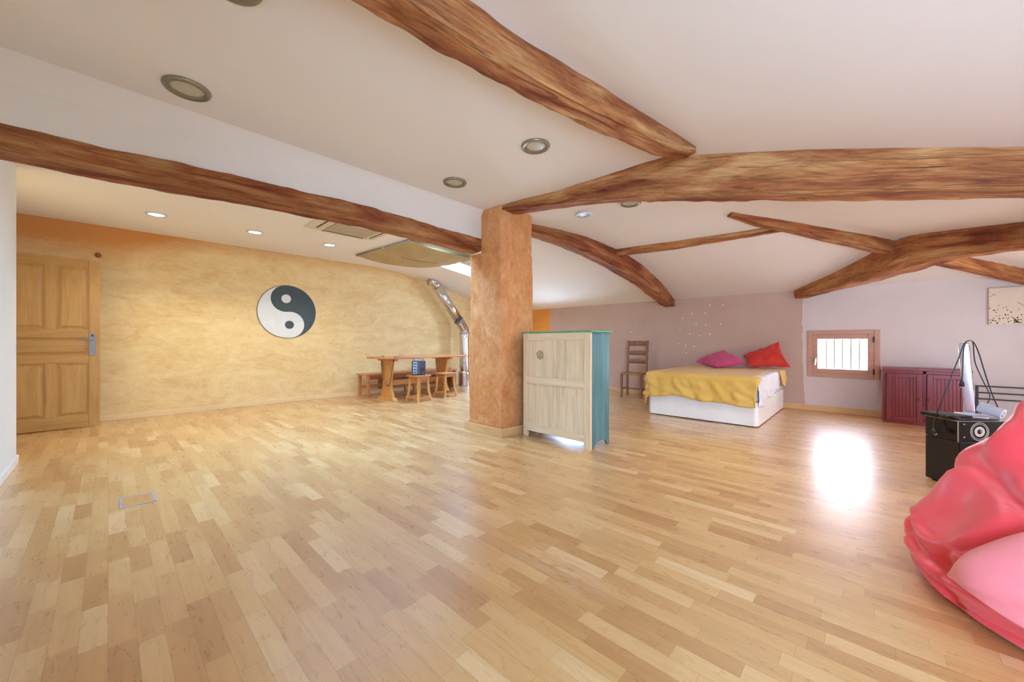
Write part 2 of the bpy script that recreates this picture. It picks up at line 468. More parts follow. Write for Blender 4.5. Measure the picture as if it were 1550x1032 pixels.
for k in range(5):
    y = wy1 - 0.20 - k * 0.093
    MB().tube([(7.52, y, 0.45), (7.52, y, 1.25)], 0.012, 8).build('window_bar', M['bar'], win, smooth=True)
# unseen windows, put in to let light into the room
def win_frame(name, pts, parentless=True):
    x0, x1, y0, y1, z0, z1 = pts
    w = MB()
    if x1 - x0 < y1 - y0:
        frame_yz(w, x0, x1, y0, y1, z0, z1, 0.06); p = ((x0 + x1) / 2, (x0 + x1) / 2 + .006, y0 + .05, y1 - .05, z0 + .05, z1 - .05)
    else:
        t = 0.06
        w.box(x0, x0 + t, y0, y1, z0, z1).box(x1 - t, x1, y0, y1, z0, z1).box(x0 + t, x1 - t, y0, y1, z0, z0 + t).box(x0 + t, x1 - t, y0, y1, z1 - t, z1)
        p = (x0 + .05, x1 - .05, (y0 + y1) / 2, (y0 + y1) / 2 + .006, z0 + .05, z1 - .05)
    o = struct(w.build(name, M['win_wood_z'], bevel=0.005))
    MB().box(*p).build('pane', M['glass'], o)
win_frame('added_window_2', (X0 - .14, X0 - .06, LW[0], LW[1], LW[2], LW[3]))  # unseen window added beside the camera for light
win_frame('added_window_3', (NW[0], NW[1], Y0 - .14, Y0 - .06, NW[2], NW[3]))  # unseen glazing added behind the camera to brighten the room
win_frame('added_window_6', (4.6, 6.2, Y0 - .14, Y0 - .06, NW[2], NW[3]))  # added in the near wall out of view, lights the bed half
win_frame('unseen_window_8', (X1 + .04, X1 + .12, W2[0], W2[1], W2[2], W2[3]))  # unseen window inferred from the glow under the cabinet, added for light
win_frame('added_window_7', (-1.14, -1.06, 5.5, 6.0, .9, 2.1))  # added window hidden in the hall, lights the far ceiling

# ------------------------------------------------------------------ pillar
def pillar():
    root = thing('plaster_pillar', 'square orange plaster pillar in the middle of the room', 'pillar', (3.2, 3.2, 0))
    def block(x0, x1, y0, y1, z0, z1, taper, seed):
        n = 14; w = MB(); nz = int((z1 - z0) / 0.06)
        per = []
        for i in range(n): per.append((x0 + (x1 - x0) * i / n, y0))
        for i in range(n): per.append((x1, y0 + (y1 - y0) * i / n))
        for i in range(n): per.append((x1 - (x1 - x0) * i / n, y1))
        for i in range(n): per.append((x0, y1 - (y1 - y0) * i / n))
        cx, cy = (x0 + x1) / 2, (y0 + y1) / 2
        rings = []
        for k in range(nz + 1):
            z = z0 + (z1 - z0) * k / nz; s = 1 + taper * (1 - z / 2.55); ring = []
            for (px, py) in per:
                dx, dy = px - cx, py - cy
                ax, ay = abs(dx) / (x1 - x0) * 2, abs(dy) / (y1 - y0) * 2
                cr = 1 - 0.03 * max(0, min(ax, ay) - 0.8) / 0.2
                d = 0.012 * noise.noise(Vector((px * 3 + seed, py * 3, z * 2.2))) + 0.004 * noise.noise(Vector((px * 12, py * 12 + seed, z * 12)))
                L = math.hypot(dx, dy)
                ring.append(w.bm.verts.new((cx + dx * s * cr + dx / L * d - 3.2, cy + dy * s * cr + dy / L * d - 3.2, z)))
            rings.append(ring)
        m = len(per)
        for p, q in zip(rings[:-1], rings[1:]):
            for i in range(m): w.bm.faces.new([p[i], p[(i + 1) % m], q[(i + 1) % m], q[i]])
        w.bm.faces.new(rings[-1]); w.bm.faces.new(rings[0][::-1])
        return w
    block(2.95, 3.49, 2.945, 3.465, 0, 2.06, 0.05, 1).build('shaft', M['pillar'], root, smooth=False)
    block(2.955, 3.485, 2.95, 3.285, 2.04, 2.565, 0.0, 9).build('upper_block', M['pillar'], root, smooth=False)
    b = MB(); x0, x1, y0, y1 = 2.91 - 3.2, 3.53 - 3.2, 2.895 - 3.2, 3.515 - 3.2; t = 0.016
    b.box(x0, x1, y0, y0 + t, 0, .095).box(x0, x1, y1 - t, y1, 0, .095).box(x0, x0 + t, y0 + t, y1 - t, 0, .095).box(x1 - t, x1, y0 + t, y1 - t, 0, .095)
    b.build('plinth', M['baseboard_y'], root, bevel=0.003)
pillar()

# ------------------------------------------------------------------ log beams
def log(name, label, ctrl, seed, mode='zz', rough=0.012, ncs=44, sq=0.2, mat='log'):
    """ctrl rows: x, y, z_bottom, z_top, width"""
    C = catmull([(c[0], c[1], (c[2] + c[3]) / 2) for c in ctrl], 26)
    S = catmull([(c[4], c[3] - c[2], 0) for c in ctrl], 26)
    o0 = Vector((sum(c.x for c in C) / len(C), sum(c.y for c in C) / len(C), 0))
    w = MB(); uvl = w.bm.loops.layers.uv.new('UVMap')
    rings = []; L = 0; ls = []
    for i, p in enumerate(C):
        if i: L += (p - C[i - 1]).length
        ls.append(L)
        T = (C[min(i + 1, len(C) - 1)] - C[max(i - 1, 0)]).normalized()
        side = T.cross(Vector((0, 0, 1))).normalized(); up = side.cross(T).normalized()
        hw, hh = S[i].x / 2, S[i].y / 2
        ring = []
        for k in range(ncs):
            a = 2 * PI * (k + 0.5) / ncs - PI / 2
            ca, sa = math.cos(a), math.sin(a)
            e = sq
            px = math.copysign(abs(ca) ** e, ca) * hw; pz = math.copysign(abs(sa) ** e, sa) * hh
            q = Vector((L * 1.6 + seed * 7.1, ca * 1.2, sa * 1.2))
            d = noise.noise(q) * rough * 1.6 + noise.noise(q * 3.3) * rough * 0.8 + noise.noise(Vector((L * 9 + seed, ca * 5, sa * 5))) * rough * 0.5 - max(0, noise.noise(Vector((L * 5 + seed, ca * 9, sa * 9))) - .25) * rough * 1.6
            dirv = (side * px + up * pz)
            ring.append(w.bm.verts.new(p + dirv + dirv.normalized() * d - o0))
        rings.append(ring)
    mid = rings[len(rings) // 2]; arc_v = [0.0]
    for k in range(ncs): arc_v.append(arc_v[-1] + (mid[(k + 1) % ncs].co - mid[k].co).length)
    for i in range(len(rings) - 1):
        for k in range(ncs):
            f = w.bm.faces.new([rings[i][k], rings[i][(k + 1) % ncs], rings[i + 1][(k + 1) % ncs], rings[i + 1][k]])
            for lp, (ii, kk) in zip(f.loops, ((i, k), (i, k + 1), (i + 1, k + 1), (i + 1, k))):
                lp[uvl].uv = (ls[ii] + seed * 3.7, arc_v[kk])
    f1 = w.bm.faces.new(rings[0][::-1]); f2 = w.bm.faces.new(rings[-1])
    for f in (f1, f2):
        for lp in f.loops: lp[uvl].uv = (lp.vert.co.z * 2, lp.vert.co.y * 2)
    o = w.build(name, M[mat], smooth=True)
    o.location = o0
    return tag(o, label, 'beam')

log('log_beam', 'long straight log beam from the left edge to the orange pillar',
    [(-0.62, 3.37, 2.045, 2.18, .19), (0.0, 3.37, 2.05, 2.19, .19), (0.9, 3.37, 2.085, 2.24, .2), (1.6, 3.37, 2.10, 2.26, .2), (2.3, 3.37, 2.10, 2.25, .19), (2.97, 3.37, 2.085, 2.23, .18)], 1, mat='log_red')
log('log_beam', 'thick heavy log beam running from the pillar top to the right edge',
    [(3.07, 2.99, 2.50, 2.60, .2), (3.12, 2.6, 2.455, 2.60, .2), (3.16, 2.28, 2.42, 2.61, .2), (3.17, 1.88, 2.37, 2.61, .17), (3.2, 1.25, 2.25, 2.61, .2), (3.2, 1.0, 2.19, 2.54, .2), (3.28, 0.05, 1.975, 2.29, .2), (3.39, -0.6, 1.855, 2.11, .2), (3.5, -1.2, 1.70, 1.95, .2), (3.62, -1.99, 1.48, 1.72, .2)], 2, rough=0.014)
log('log_beam', 'log beam crossing the top of the photo beside the round ceiling lamps',
    [(-0.53, 1.5, 2.36, 2.6, .15), (0.3, 1.43, 2.37, 2.6, .15), (0.9, 1.375, 2.37, 2.6, .15), (1.4, 1.325, 2.37, 2.6, .14), (2.0, 1.205, 2.36, 2.6, .14), (2.6, 1.07, 2.37, 2.59, .13), (2.98, 0.99, 2.43, 2.57, .11)], 3)
log('log_beam', 'dark curved log rafter from the pillar down to the grey wall',
    [(3.48, 3.33, 2.47, 2.60, .17), (4.0, 3.14, 2.40, 2.58, .18), (4.6, 2.86, 2.24, 2.46, .2), (5.3, 2.66, 2.04, 2.32, .2), (6.2, 2.65, 1.85, 2.12, .2), (7.31, 2.77, 1.70, 1.87, .2)], 4, mat='log_red')
log('log_beam', 'arched log beam rising from the edge of the grey wall over the window',
    [(7.32, .79, 1.70, 1.87, .17), (6.78, .30, 1.76, 1.98, .2), (6.03, -.23, 1.80, 2.14, .22), (5.59, -.50, 1.825, 2.12, .22), (5.05, -.92, 1.79, 2.0, .22), (4.3, -1.45, 1.68, 1.86, .21), (3.75, -1.93, 1.52, 1.72, .2)], 5)
log('log_beam', 'thin diagonal log on the sloping ceiling ending at the arched beam',
    [(4.62, 1.11, 2.40, 2.45, .06), (4.85, .89, 2.31, 2.42, .09), (5.1, .64, 2.245, 2.37, .11), (5.6, .15, 2.10, 2.26, .12), (6.1, -.30, 1.97, 2.13, .12), (6.63, -.76, 1.86, 2.01, .12), (7.31, -1.38, 1.69, 1.85, .12)], 6, rough=0.007)
log('log_beam', 'thin log purlin between the dark rafter and the thin diagonal log',
    [(5.0, 2.64, 2.27, 2.38, .10), (5.06, 2.0, 2.255, 2.37, .10), (5.11, 1.3, 2.265, 2.375, .10), (5.13, .66, 2.27, 2.365, .09)], 7, rough=0.007)

# ------------------------------------------------------------------ ceiling lamps
M['lamp_ring'] = plain('lamp_ring', rgb(150, 142, 120), 0.35, 0.6)
M['lamp_ring_light'] = plain('lamp_ring_light', rgb(216, 220, 226), 0.3, 0.3)
M['lamp_glass'] = plain('frosted_glass', rgb(188, 182, 160), 0.35)
M['lamp_on'] = emit('lit_lamp', (1.0, 0.95, 0.86, 1), 5.0)
def lamp_mesh(root, r, ring, glass):
    MB().lathe([(r * .74, 0.004), (r * .76, -.012), (r * .82, -.008), (r * .86, -.016), (r * .95, -.014), (r, -.004), (r, .006), (r * .74, .006)], 40).build('trim_ring', ring, root, smooth=True)
    MB().lathe([(0, -.006), (r * .5, -.006), (r * .78, -.002), (r * .78, .005), (0, .005)], 40).build('diffuser', glass, root, smooth=True)
OFF = [(0.32, 2.95, .115, 'round unlit ceiling lamp nearest the left, large and beside the long log', 0),
       (2.24, 2.85, .11, 'round unlit ceiling lamp nearest the pillar, smallest on the flat ceiling', 0),
       (2.25, 1.87, .11, 'round unlit ceiling lamp just left of the end of the top log beam', 0),
       (0.35, 1.93, .115, 'round ceiling lamp cut off by the top edge of the photo', 0),
       (3.84, 2.45, .10, 'round bluish white ceiling lamp to the right of the pillar top', 1),
       (3.86, 1.88, .11, 'round ceiling lamp half hidden behind the thick log beam', 0)]
for x, y, r, lab, k in OFF:
    t = thing('ceiling_lamp', lab, 'ceiling lamp', (x, y, zc(x, y) - .003), 0, 'round ceiling lamps')
    lamp_mesh(t, r, M['lamp_ring_light'] if k else M['lamp_ring'], M['lamp_glass'])
ON = [(0.39, 6.14, 'lit downlight nearest the door, leftmost of the three glowing ones'),
      (1.38, 6.15, 'lit downlight in the middle of the three glowing ones above the yin yang'),
      (2.36, 6.12, 'lit downlight nearest the hanging shade, rightmost of the three glowing ones')]
for x, y, lab in ON:
    t = thing('downlight', lab, 'ceiling lamp', (x, y, 2.547), 0, 'lit downlights')
    lamp_mesh(t, .10, M['lamp_ring_light'], M['lamp_on'])

# ------------------------------------------------------------------ door
door = struct(bpy.data.objects.new('door_1', None), 'open wooden panel door with steel handle against the orange wall'); COL.objects.link(door)
door.location = (-0.855, 6.94, 0.012)
DW, DT, DH = 0.785, 0.04, 2.03
f = MB()
sx = [0, .09, .355, .43, .693, DW]
f.box(0, sx[1], 0, DT, 0, DH).box(sx[4], DW, 0, DT, 0, DH)
fr = f.build('stile', M['pine_z'], door, bevel=0.003)
f = MB()
for z0, z1 in ((0, .135), (.778, .864), (1.078, 1.173), (1.933, DH)):
    f.box(sx[1], sx[4], 0.001, DT - .001, z0, z1)
f.build('rail', M['pine_x'], door, bevel=0.003)
f = MB().box(sx[2], sx[3], 0.001, DT - .001, .135, .778).box(sx[2], sx[3], 0.001, DT - .001, 1.173, 1.933)
f.build('muntin', M['pine_z'], door, bevel=0.003)
def raised_panel(x0, x1, z0, z1, mat):
    w = MB(); m = .012; b = .05
    w.box(x0, x1, .017, DT - .017, z0, z1)
    for (ya, yb) in ((.017, .005), (DT - .017, DT - .005)):
        # moulding rim
        bot = [(x0 + .02, ya, z0 + .02), (x1 - .02, ya, z0 + .02), (x1 - .02, ya, z1 - .02), (x0 + .02, ya, z1 - .02)]
        top = [(x0 + .05, yb, z0 + .05), (x1 - .05, yb, z0 + .05), (x1 - .05, yb, z1 - .05), (x0 + .05, yb, z1 - .05)]
        w.hexa(bot, top)
        for (a0, a1, c0, c1) in ((x0, x0 + .012, z0, z1), (x1 - .012, x1, z0, z1), (x0 + .012, x1 - .012, z0, z0 + .012), (x0 + .012, x1 - .012, z1 - .012, z1)):
            w.box(a0, a1, min(ya, yb) + (.003 if ya < .02 else 0), max(ya, yb) - (0 if ya < .02 else .003), c0, c1)
    return w.build('panel', mat, door)
raised_panel(sx[1], sx[2], .135, .778, M['pine_z']); raised_panel(sx[3], sx[4], .135, .778, M['pine_z'])
raised_panel(sx[1], sx[2], 1.173, 1.933, M['pine_z']); raised_panel(sx[3], sx[4], 1.173, 1.933, M['pine_z'])
raised_panel(sx[1], sx[4], .864, 1.078, M['pine_x'])
M['handle_steel'] = plain('handle_steel', rgb(150, 150, 156), 0.42, 1.0, 0.04)
e = MB()
for ya, yb in ((-.008, 0), (DT, DT + .008)):
    e.prism([(.70, .86), (.744, .86), (.748, .88), (.748, 1.11), (.735, 1.135), (.709, 1.135), (.696, 1.11), (.696, .88)], ya, yb, Matrix(((1, 0, 0, 0), (0, 0, 1, 0), (0, 1, 0, 0), (0, 0, 0, 1))))
esc = e.build('escutcheon', M['handle_steel'], door, bevel=0.002)
MB().tube(catmull([(.722, -.005, 1.05), (.722, -.04, 1.05), (.705, -.05, 1.052), (.64, -.05, 1.056), (.60, -.048, 1.062)], 4), [.009] * 17, 10).build('lever', M['handle_steel'], esc, smooth=True)
MB().lathe([(0, 0), (.012, 0), (.010, .012), (0, .014)], 16, Matrix.Translation((.722, -.008, 1.105)) @ Matrix.Rotation(PI / 2, 4, 'X')).build('lock_cylinder', M['seal'], esc, smooth=True)

# small red-brown hook on the far wall
M['clay'] = plain('clay_brown', rgb(150, 82, 54), 0.6)
k = MB().lathe([(0, 0), (.03, 0), (.03, .006), (.012, .012), (.012, .03), (.026, .034), (.026, .05), (0, .056)], 20, Matrix.Rotation(PI / 2, 4, 'X')).build('wall_knob', M['clay'], smooth=True)
k.location = (-0.09, Y1 - .001, 2.16); tag(k, 'small red brown knob on the orange wall above the door corner', 'wall knob')

# ------------------------------------------------------------------ yin yang disc painted panel
M['yin'] = plain('dark_slate_paint', rgb(66, 82, 88), 0.6, var=0.12, scale=6)
M['yang'] = plain('pale_blue_white_paint', rgb(226, 232, 234), 0.6, var=0.03)
yy = thing('yin_yang_sign', 'round black and white yin yang emblem on the orange wall', 'wall emblem', (2.11, Y1 - .001, 1.55))
RT = Matrix.Rotation(math.radians(-9), 4, 'Y')
BASE = RT @ Matrix.Rotation(PI / 2, 4, 'X')
Rr = .445
MB().lathe([(0, 0), (Rr + .008, 0), (Rr + .008, .010), (Rr, .012), (0, .012)], 72, BASE).build('rim', M['yin'], yy)
def arc(cx, cy, r, a0, a1, n=32): return [(cx + r * math.cos(lerp(a0, a1, k / n)), cy + r * math.sin(lerp(a0, a1, k / n))) for k in range(n + 1)]
H = Rr / 2
# light half: left side plus lower head  (dark head at top)
left = arc(0, 0, Rr, PI / 2, 3 * PI / 2, 64)
low = arc(0, -H, H, -PI / 2, PI / 2)[1:]
up = arc(0, H, H, 3 * PI / 2, PI / 2)[1:-1]
light = left + low + up
dark = [(-x, -y) for x, y in light]
def shape(name, pts, mat, z0=.010, z1=.016):
    w = MB(); vs = [w.bm.verts.new((p[0], p[1], z1)) for p in pts]; vb = [w.bm.verts.new((p[0], p[1], z0)) for p in pts]
    n = len(pts); ed = [w.bm.edges.new((vs[i], vs[(i + 1) % n])) for i in range(n)]
    bmesh.ops.triangle_fill(w.bm, edges=ed, use_beauty=True)
    for i in range(n): w.bm.faces.new([vs[i], vb[i], vb[(i + 1) % n], vs[(i + 1) % n]])
    for v in w.bm.verts: v.co = BASE @ v.co
    return w.build(name, mat, yy)
shape('light_half', light, M['yang']); shape('dark_half', dark, M['yin'])
tag(shape('light_dot', arc(.01, H, .073, 0, 2 * PI)[:-1], M['yang'], .014, .019), 'white dot in the dark half')
tag(shape('dark_dot', arc(-.01, -H, .070, 0, 2 * PI)[:-1], M['yin'], .014, .019), 'dark dot in the white half')

# ------------------------------------------------------------------ bench, table, stools
M['oak_x'] = wood('oak_plank', rgb(160, 92, 44), rgb(190, 120, 66), rgb(206, 144, 88), 'x', 0.4)
M['oak_z'] = wood('oak_upright', rgb(176, 112, 50), rgb(202, 142, 72), rgb(216, 162, 92), 'z', 0.4)
M['oak_dark'] = wood('oak_dark_panel', rgb(132, 70, 36), rgb(160, 94, 52), rgb(178, 116, 70), 'x', 0.45)
b = thing('wooden_bench', 'long wooden wall bench behind the trestle table', 'bench', (4.3, 6.93, 0))
MB().box(-1.05, 1.06, -.20, .22, .40, .43).build('seat', M['oak_x'], b, bevel=0.005)
MB().box(-.62, 1.03, .17, .20, .10, .40).build('back_panel', M['oak_dark'], b, bevel=0.003)
MB().box(-1.0, 1.03, -.17, -.15, .33, .40).build('apron', M['oak_dark'], b, bevel=0.003)
for x in (-1.0, -.02):
    for y in (-.17, .17):
        MB().box(x - .025, x + .025, y - .025, y + .025, 0, .40).build('leg', M['oak_x'], b, bevel=0.003)
MB().box(1.0, 1.04, -.19, .20, 0, .40).build('end_panel', M['oak_dark'], b, bevel=0.003)
MB().box(-1.0, 1.0, .155, .175, .14, .20).build('stretcher', M['oak_x'], b, bevel=0.003)

t = thing('trestle_table', 'wooden trestle table with vase shaped end boards before the orange wall', 'table', (4.12, 6.27, 0))
MB().box(-.92, .96, -.33, .35, .735, .765).build('tabletop', M['oak_x'], t, bevel=0.005)
for x in (-.70, .48):
    tr = MB()
    half = [(.20, .70), (.20, .69), (.155, .45), (.135, .31), (.135, .25), (.15, .2), (.19, .12), (.22, .05)]
    pts = [(-a, z) for a, z in half] + [(a, z) for a, z in half[::-1]]
    tr.prism(pts, -.022, .022, Matrix(((0, 0, 1, x), (1, 0, 0, 0), (0, 1, 0, 0), (0, 0, 0, 1))))
    tr.build('trestle_board', M['oak_z'], t, bevel=0.004)
    MB().box(x - .04, x + .04, -.30, .30, .695, .735).build('top_bearer', M['oak_x'], t, bevel=0.004)
    MB().hexa([(x - .045, -.31, 0), (x + .045, -.31, 0), (x + .045, .31, 0), (x - .045, .31, 0)], [(x - .04, -.24, .055), (x + .04, -.24, .055), (x + .04, .24, .055), (x - .04, .24, .055)]).build('foot', M['oak_z'], t, bevel=0.004)
MB().box(-.78, .56, -.018, .018, .255, .345).build('stretcher', M['oak_x'], t, bevel=0.004)

def stool(label, x, y, rz):
    s = thing('wooden_stool', label, 'stool', (x, y, 0), rz, 'stools by the trestle table')
    pts = []
    for cx, cy, a in ((1, 1, 0), (-1, 1, 90), (-1, -1, 180), (1, -1, 270)):
        for k in range(6):
            an = math.radians(a + 15 * k + 7)
            pts.append((cx * .11 + .055 * math.cos(an), cy * .11 + .055 * math.sin(an)))
    MB().prism(pts, .425, .452).build('seat', M['oak_x'], s, bevel=0.006)
    leg = []
    for cx in (-1, 1):
        for cy in (-1, 1):
            a = (cx * .105, cy * .105); m = (cx * .118, cy * .118); f = (cx * .15, cy * .15); w = .017
            g = MB()
            for (p0, z0, p1, z1) in ((f, 0, m, .17), (m, .17, a, .425)):
                g.hexa([(p0[0] - w, p0[1] - w, z0), (p0[0] + w, p0[1] - w, z0), (p0[0] + w, p0[1] + w, z0), (p0[0] - w, p0[1] + w, z0)],
                       [(p1[0] - w, p1[1] - w, z1), (p1[0] + w, p1[1] - w, z1), (p1[0] + w, p1[1] + w, z1), (p1[0] - w, p1[1] + w, z1)])
            g.build('leg', M['oak_z'], s, bevel=0.003)
    for q in range(4):
        Mr = Matrix.Rotation(q * PI / 2, 4, 'Z')
        MB().box(-.13, .13, .132, .15, .05, .085, Mr).build('stretcher', M['oak_x'], s, bevel=0.003)
        MB().box(-.10, .10, .10, .116, .375, .425, Mr).build('apron', M['oak_x'], s, bevel=0.003)
    return s
stool('left wooden stool carrying the dark portable radio', 3.76, 5.80, 0.15)
stool('right wooden stool with nothing on its seat near the flue pipe', 4.38, 5.86, 0.1)

M['radio_dark'] = plain('radio_dark', rgb(62, 62, 82), 0.4)
M['radio_side'] = plain('radio_side', rgb(112, 96, 52), 0.45)
M['radio_trim'] = plain('radio_trim', rgb(140, 144, 160), 0.3, 0.4)
r = thing('portable_radio', 'dark portable radio with carry handle on the left stool', 'radio', (3.76, 5.80, .452), -0.55)
MB().box(-.115, .115, -.075, .075, .006, .25).build('body', M['radio_dark'], r, bevel=0.012)
MB().box(-.122, -.114, -.06, .06, .02, .235).build('side_panel', M['radio_side'], r, bevel=0.003)
MB().box(-.10, -.03, -.081, -.074, .02, .235).box(-.005, .0, -.081, -.074, .02, .235).build('control_strip', M['radio_trim'], r, bevel=0.002)
MB().lathe([(0, 0), (.04, 0), (.04, .006), (.03, .006), (.028, .002), (0, .001)], 24, Matrix.Translation((.055, -.075, .10)) @ Matrix.Rotation(PI / 2, 4, 'X')).build('speaker_ring', M['seal'], r)
for q, z in enumerate((.05, .10, .15, .20)):
    MB().box(-.09, -.04, -.086, -.080, z - .012, z + .012).build('button', M['radio_dark'], r, bevel=0.002)
MB().tube(catmull([(-.08, 0, .245), (-.08, 0, .285), (-.06, 0, .30), (.06, 0, .30), (.08, 0, .285), (.08, 0, .245)], 4), .008, 8).build('handle', M['radio_trim'], r, smooth=True)
for q in (-.08, .08):
    MB().box(q - .02, q + .02, -.05, .05, 0, .008).build('foot', M['seal'], r)

# strap looped over the table end
M['strap'] = cloth('woven_strap', rgb(74, 34, 40), rgb(50, 26, 44))
M['strap_v'] = cloth('violet_strap_end', rgb(120, 84, 170))
SP = catmull([(3.44, 6.43, .775), (3.385, 6.435, .76), (3.375, 6.42, .64), (3.375, 6.38, .42), (3.375, 6.31, .29), (3.375, 6.19, .26), (3.37, 6.09, .34), (3.37, 6.04, .52), (3.37, 5.99, .68), (3.375, 5.965, .76), (3.40, 5.96, .778)], 6)
w = MB()
def ribbon(w, P, hw, ax):
    prev = None
    for p in P:
        a = w.bm.verts.new(p + ax * hw); b2 = w.bm.verts.new(p - ax * hw)
        if prev: w.bm.faces.new([prev[0], a, b2, prev[1]])
        prev = (a, b2)
st_o = thing('strap', 'dark woven strap looped over the end of the trestle table', 'strap', (3.38, 6.2, .26))
ribbon(w, [p - Vector((3.38, 6.2, .26)) for p in SP], .022, Vector((.25, .65, .1)).normalized())
w.build('webbing', M['strap'], st_o, smooth=True, solid=0.004)
w = MB(); ribbon(w, [Vector(q) - Vector((3.38, 6.2, .26)) for q in ((3.40, 5.96, .781), (3.48, 5.99, .778), (3.6, 6.03, .776))], .02, Vector((-.3, .9, 0)).normalized())
tag(w.build('strap_end', M['strap_v'], st_o, smooth=True, solid=0.005), 'violet strap end')

# ------------------------------------------------------------------ flue pipe
fl = thing('flue_pipe', 'shiny bent steel stove flue pipe in the far corner', 'flue pipe', (5.74, 6.95, 0))
R1 = .105
MB().lathe([(0, 0), (R1 + .035, 0), (R1 + .035, .30), (R1 + .02, .325), (R1 + .006, .345), (0, .345)], 36).build('base_sleeve', M['chrome'], fl, smooth=False, bevel=0.003)
MB().lathe([(R1, .34), (R1, 1.22)], 36).build('lower_pipe', M['chrome'], fl, smooth=True)
MB().lathe([(R1 + .012, 1.20), (R1 + .016, 1.215), (R1 + .012, 1.235)], 36).build('band', M['steel'], fl, smooth=True)
el = catmull([(0, 0, 1.22), (0, 0, 1.30), (-.06, 0, 1.40), (-.14, 0, 1.50)], 5)
MB().tube(el, R1 + .004, 28).build('elbow', M['chrome'], fl, smooth=True)
MB().tube([(-.13, 0, 1.49), (-.80, 0, 2.29)], R1, 32).build('upper_pipe', M['chrome'], fl, smooth=True)
MB().tube([(-.15, 0, 1.515), (-.17, 0, 1.54)], R1 + .012, 32).build('band', M['steel'], fl, smooth=False)
MB().tube([(-.77, 0, 2.255), (-.80, 0, 2.29), (-.86, 0, 2.345), (-.96, .0, 2.36)], R1 + .008, 28).build('elbow', M['chrome'], fl, smooth=True)
MB().box(-.985, -.955, -.02, .02, 2.37, 2.46).build('ceiling_clip', M['steel'], fl)

# ------------------------------------------------------------------ air conditioning cassette
M['cassette'] = plain('cassette_plastic', rgb(214, 204, 184), 0.5, var=0.02)
M['slot'] = plain('dark_slot', rgb(96, 78, 62), 0.6)
M['grille'] = plain('cassette_grille', rgb(176, 164, 142), 0.6)
ac = thing('air_conditioner_cassette', 'square ceiling air conditioner cassette partly behind the long log', 'air conditioner', (2.22, 4.93, 2.548))
c = MB()
c.hexa([(-.40, -.40, -.03), (.40, -.40, -.03), (.40, .40, -.03), (-.40, .40, -.03)], [(-.475, -.475, 0), (.475, -.475, 0), (.475, .475, 0), (-.475, .475, 0)])
c.build('panel', M['cassette'], ac, bevel=0.006)
MB().box(-.28, .28, -.28, .28, -.044, -.028).build('intake_grille', M['grille'], ac, bevel=0.006)
for q in range(4):
    Mr = Matrix.Rotation(q * PI / 2, 4, 'Z')
    MB().box(-.27, .27, .335, .385, -.037, -.026, Mr).build('air_slot', M['slot'], ac)
    MB().box(-.26, .26, .345, .37, -.042, -.036, Mr @ Matrix.Rotation(0.0, 4, 'X')).build('louvre', M['cassette'], ac)

# ------------------------------------------------------------------ hanging cloth shade
def shade():
    M['shade'] = cloth('shade_canvas', rgb(188, 166, 124), rgb(174, 152, 110), sheen=0.0)
    far = catmull([(2.95, 6.48, 2.53), (3.36, 6.36, 2.445), (3.96, 6.08, 2.41), (4.30, 5.75, 2.455)], 8)
    near = catmull([(3.03, 4.92, 2.53), (3.45, 4.92, 2.468), (3.85, 4.92, 2.455), (4.30, 4.92, 2.455)], 8)
    n = len(far) - 1
    o0 = Vector((3.6, 5.6, 2.4))
    root = thing('sun_shade', 'curved beige cloth shade slung under the skylight', 'sun shade', o0)
    def fn(u, v):
        k = min(int(u * n + 1e-6), n)
        p = near[k].lerp(far[k], v)
        p.z -= 0.02 * math.sin(PI * v) * math.sin(PI * u)
        return p - o0
    g = MB().grid(fn, n, 16); g.build('canvas', M['shade'], root, smooth=True, solid=0.006)
    M['seam'] = plain('seam_dark', rgb(120, 98, 66), 0.8)
    P = [near[k].lerp(far[k], .52) - o0 - Vector((0, 0, .02 * math.sin(PI * k / n) + .004)) for k in range(7, n - 6)]
    w = MB(); ribbon(w, P, .012, Vector((0, 1, 0))); w.build('seam', M['seam'], root, solid=0.004)
    MB().tube([near[0] - o0, far[0] - o0], .016, 10).build('rod', M['steel'], root, smooth=True)
    a = near[0].lerp(far[0], .45) - o0
    MB().box(a.x - .02, a.x + .02, a.y - .03, a.y + .03, a.z - .01, .15).build('bracket', M['white_paint'], root, bevel=0.003)
    e = near[-1] - o0; e2 = far[-1] - o0
    MB().tube([e, e2], .012, 10).build('rod', M['steel'], root, smooth=True)
    for q in (e, e2): MB().tube([q, Vector((q.x + .0, q.y, .30))], .003, 6).build('cord', M['seam'], root)
shade()

# ------------------------------------------------------------------ old cabinet by the pillar
M['raw_z'] = wood('raw_pine_board', rgb(178, 152, 116), rgb(222, 198, 160), rgb(236, 216, 184), 'z', 0.75, 0.8)
M['raw_y'] = wood('raw_pine_rail', rgb(180, 154, 118), rgb(224, 200, 162), rgb(238, 218, 186), 'y', 0.75, 0.8)
def teal():
    t = NT('worn_teal_paint'); v = t.coord('Object', (10, 10, 1.2)); n = t.noise(v, 1.4, 6, .62, .6); n2 = t.noise(t.coord(), 30, 5, .7)
    c = t.ramp(n, [(.3, rgb(66, 108, 112)), (.55, rgb(84, 130, 136)), (.75, rgb(106, 152, 162))])
    chip = t.math('MULTIPLY', t.math('SUBTRACT', n2, .66, clamp=True), 7, clamp=True)
    c = t.mix(chip, c, rgb(190, 176, 140)); t.bump(n, .1, .004)
    return t.out(c, .38)
M['teal'] = teal()
M['green'] = plain('worn_green_paint', rgb(78, 164, 118), 0.45, var=0.25, scale=14)
M['stain'] = plain('dark_knot_stain', rgb(176, 150, 112), 0.8, var=0.2, scale=20)
cb = thing('painted_cabinet', 'old teal painted wooden cabinet with raw plank back beside the pillar', 'cabinet', (3.165, 1.95, 0), math.radians(-1.8))
CW, CD, CH = .885, .345, 1.135   # y, x, z
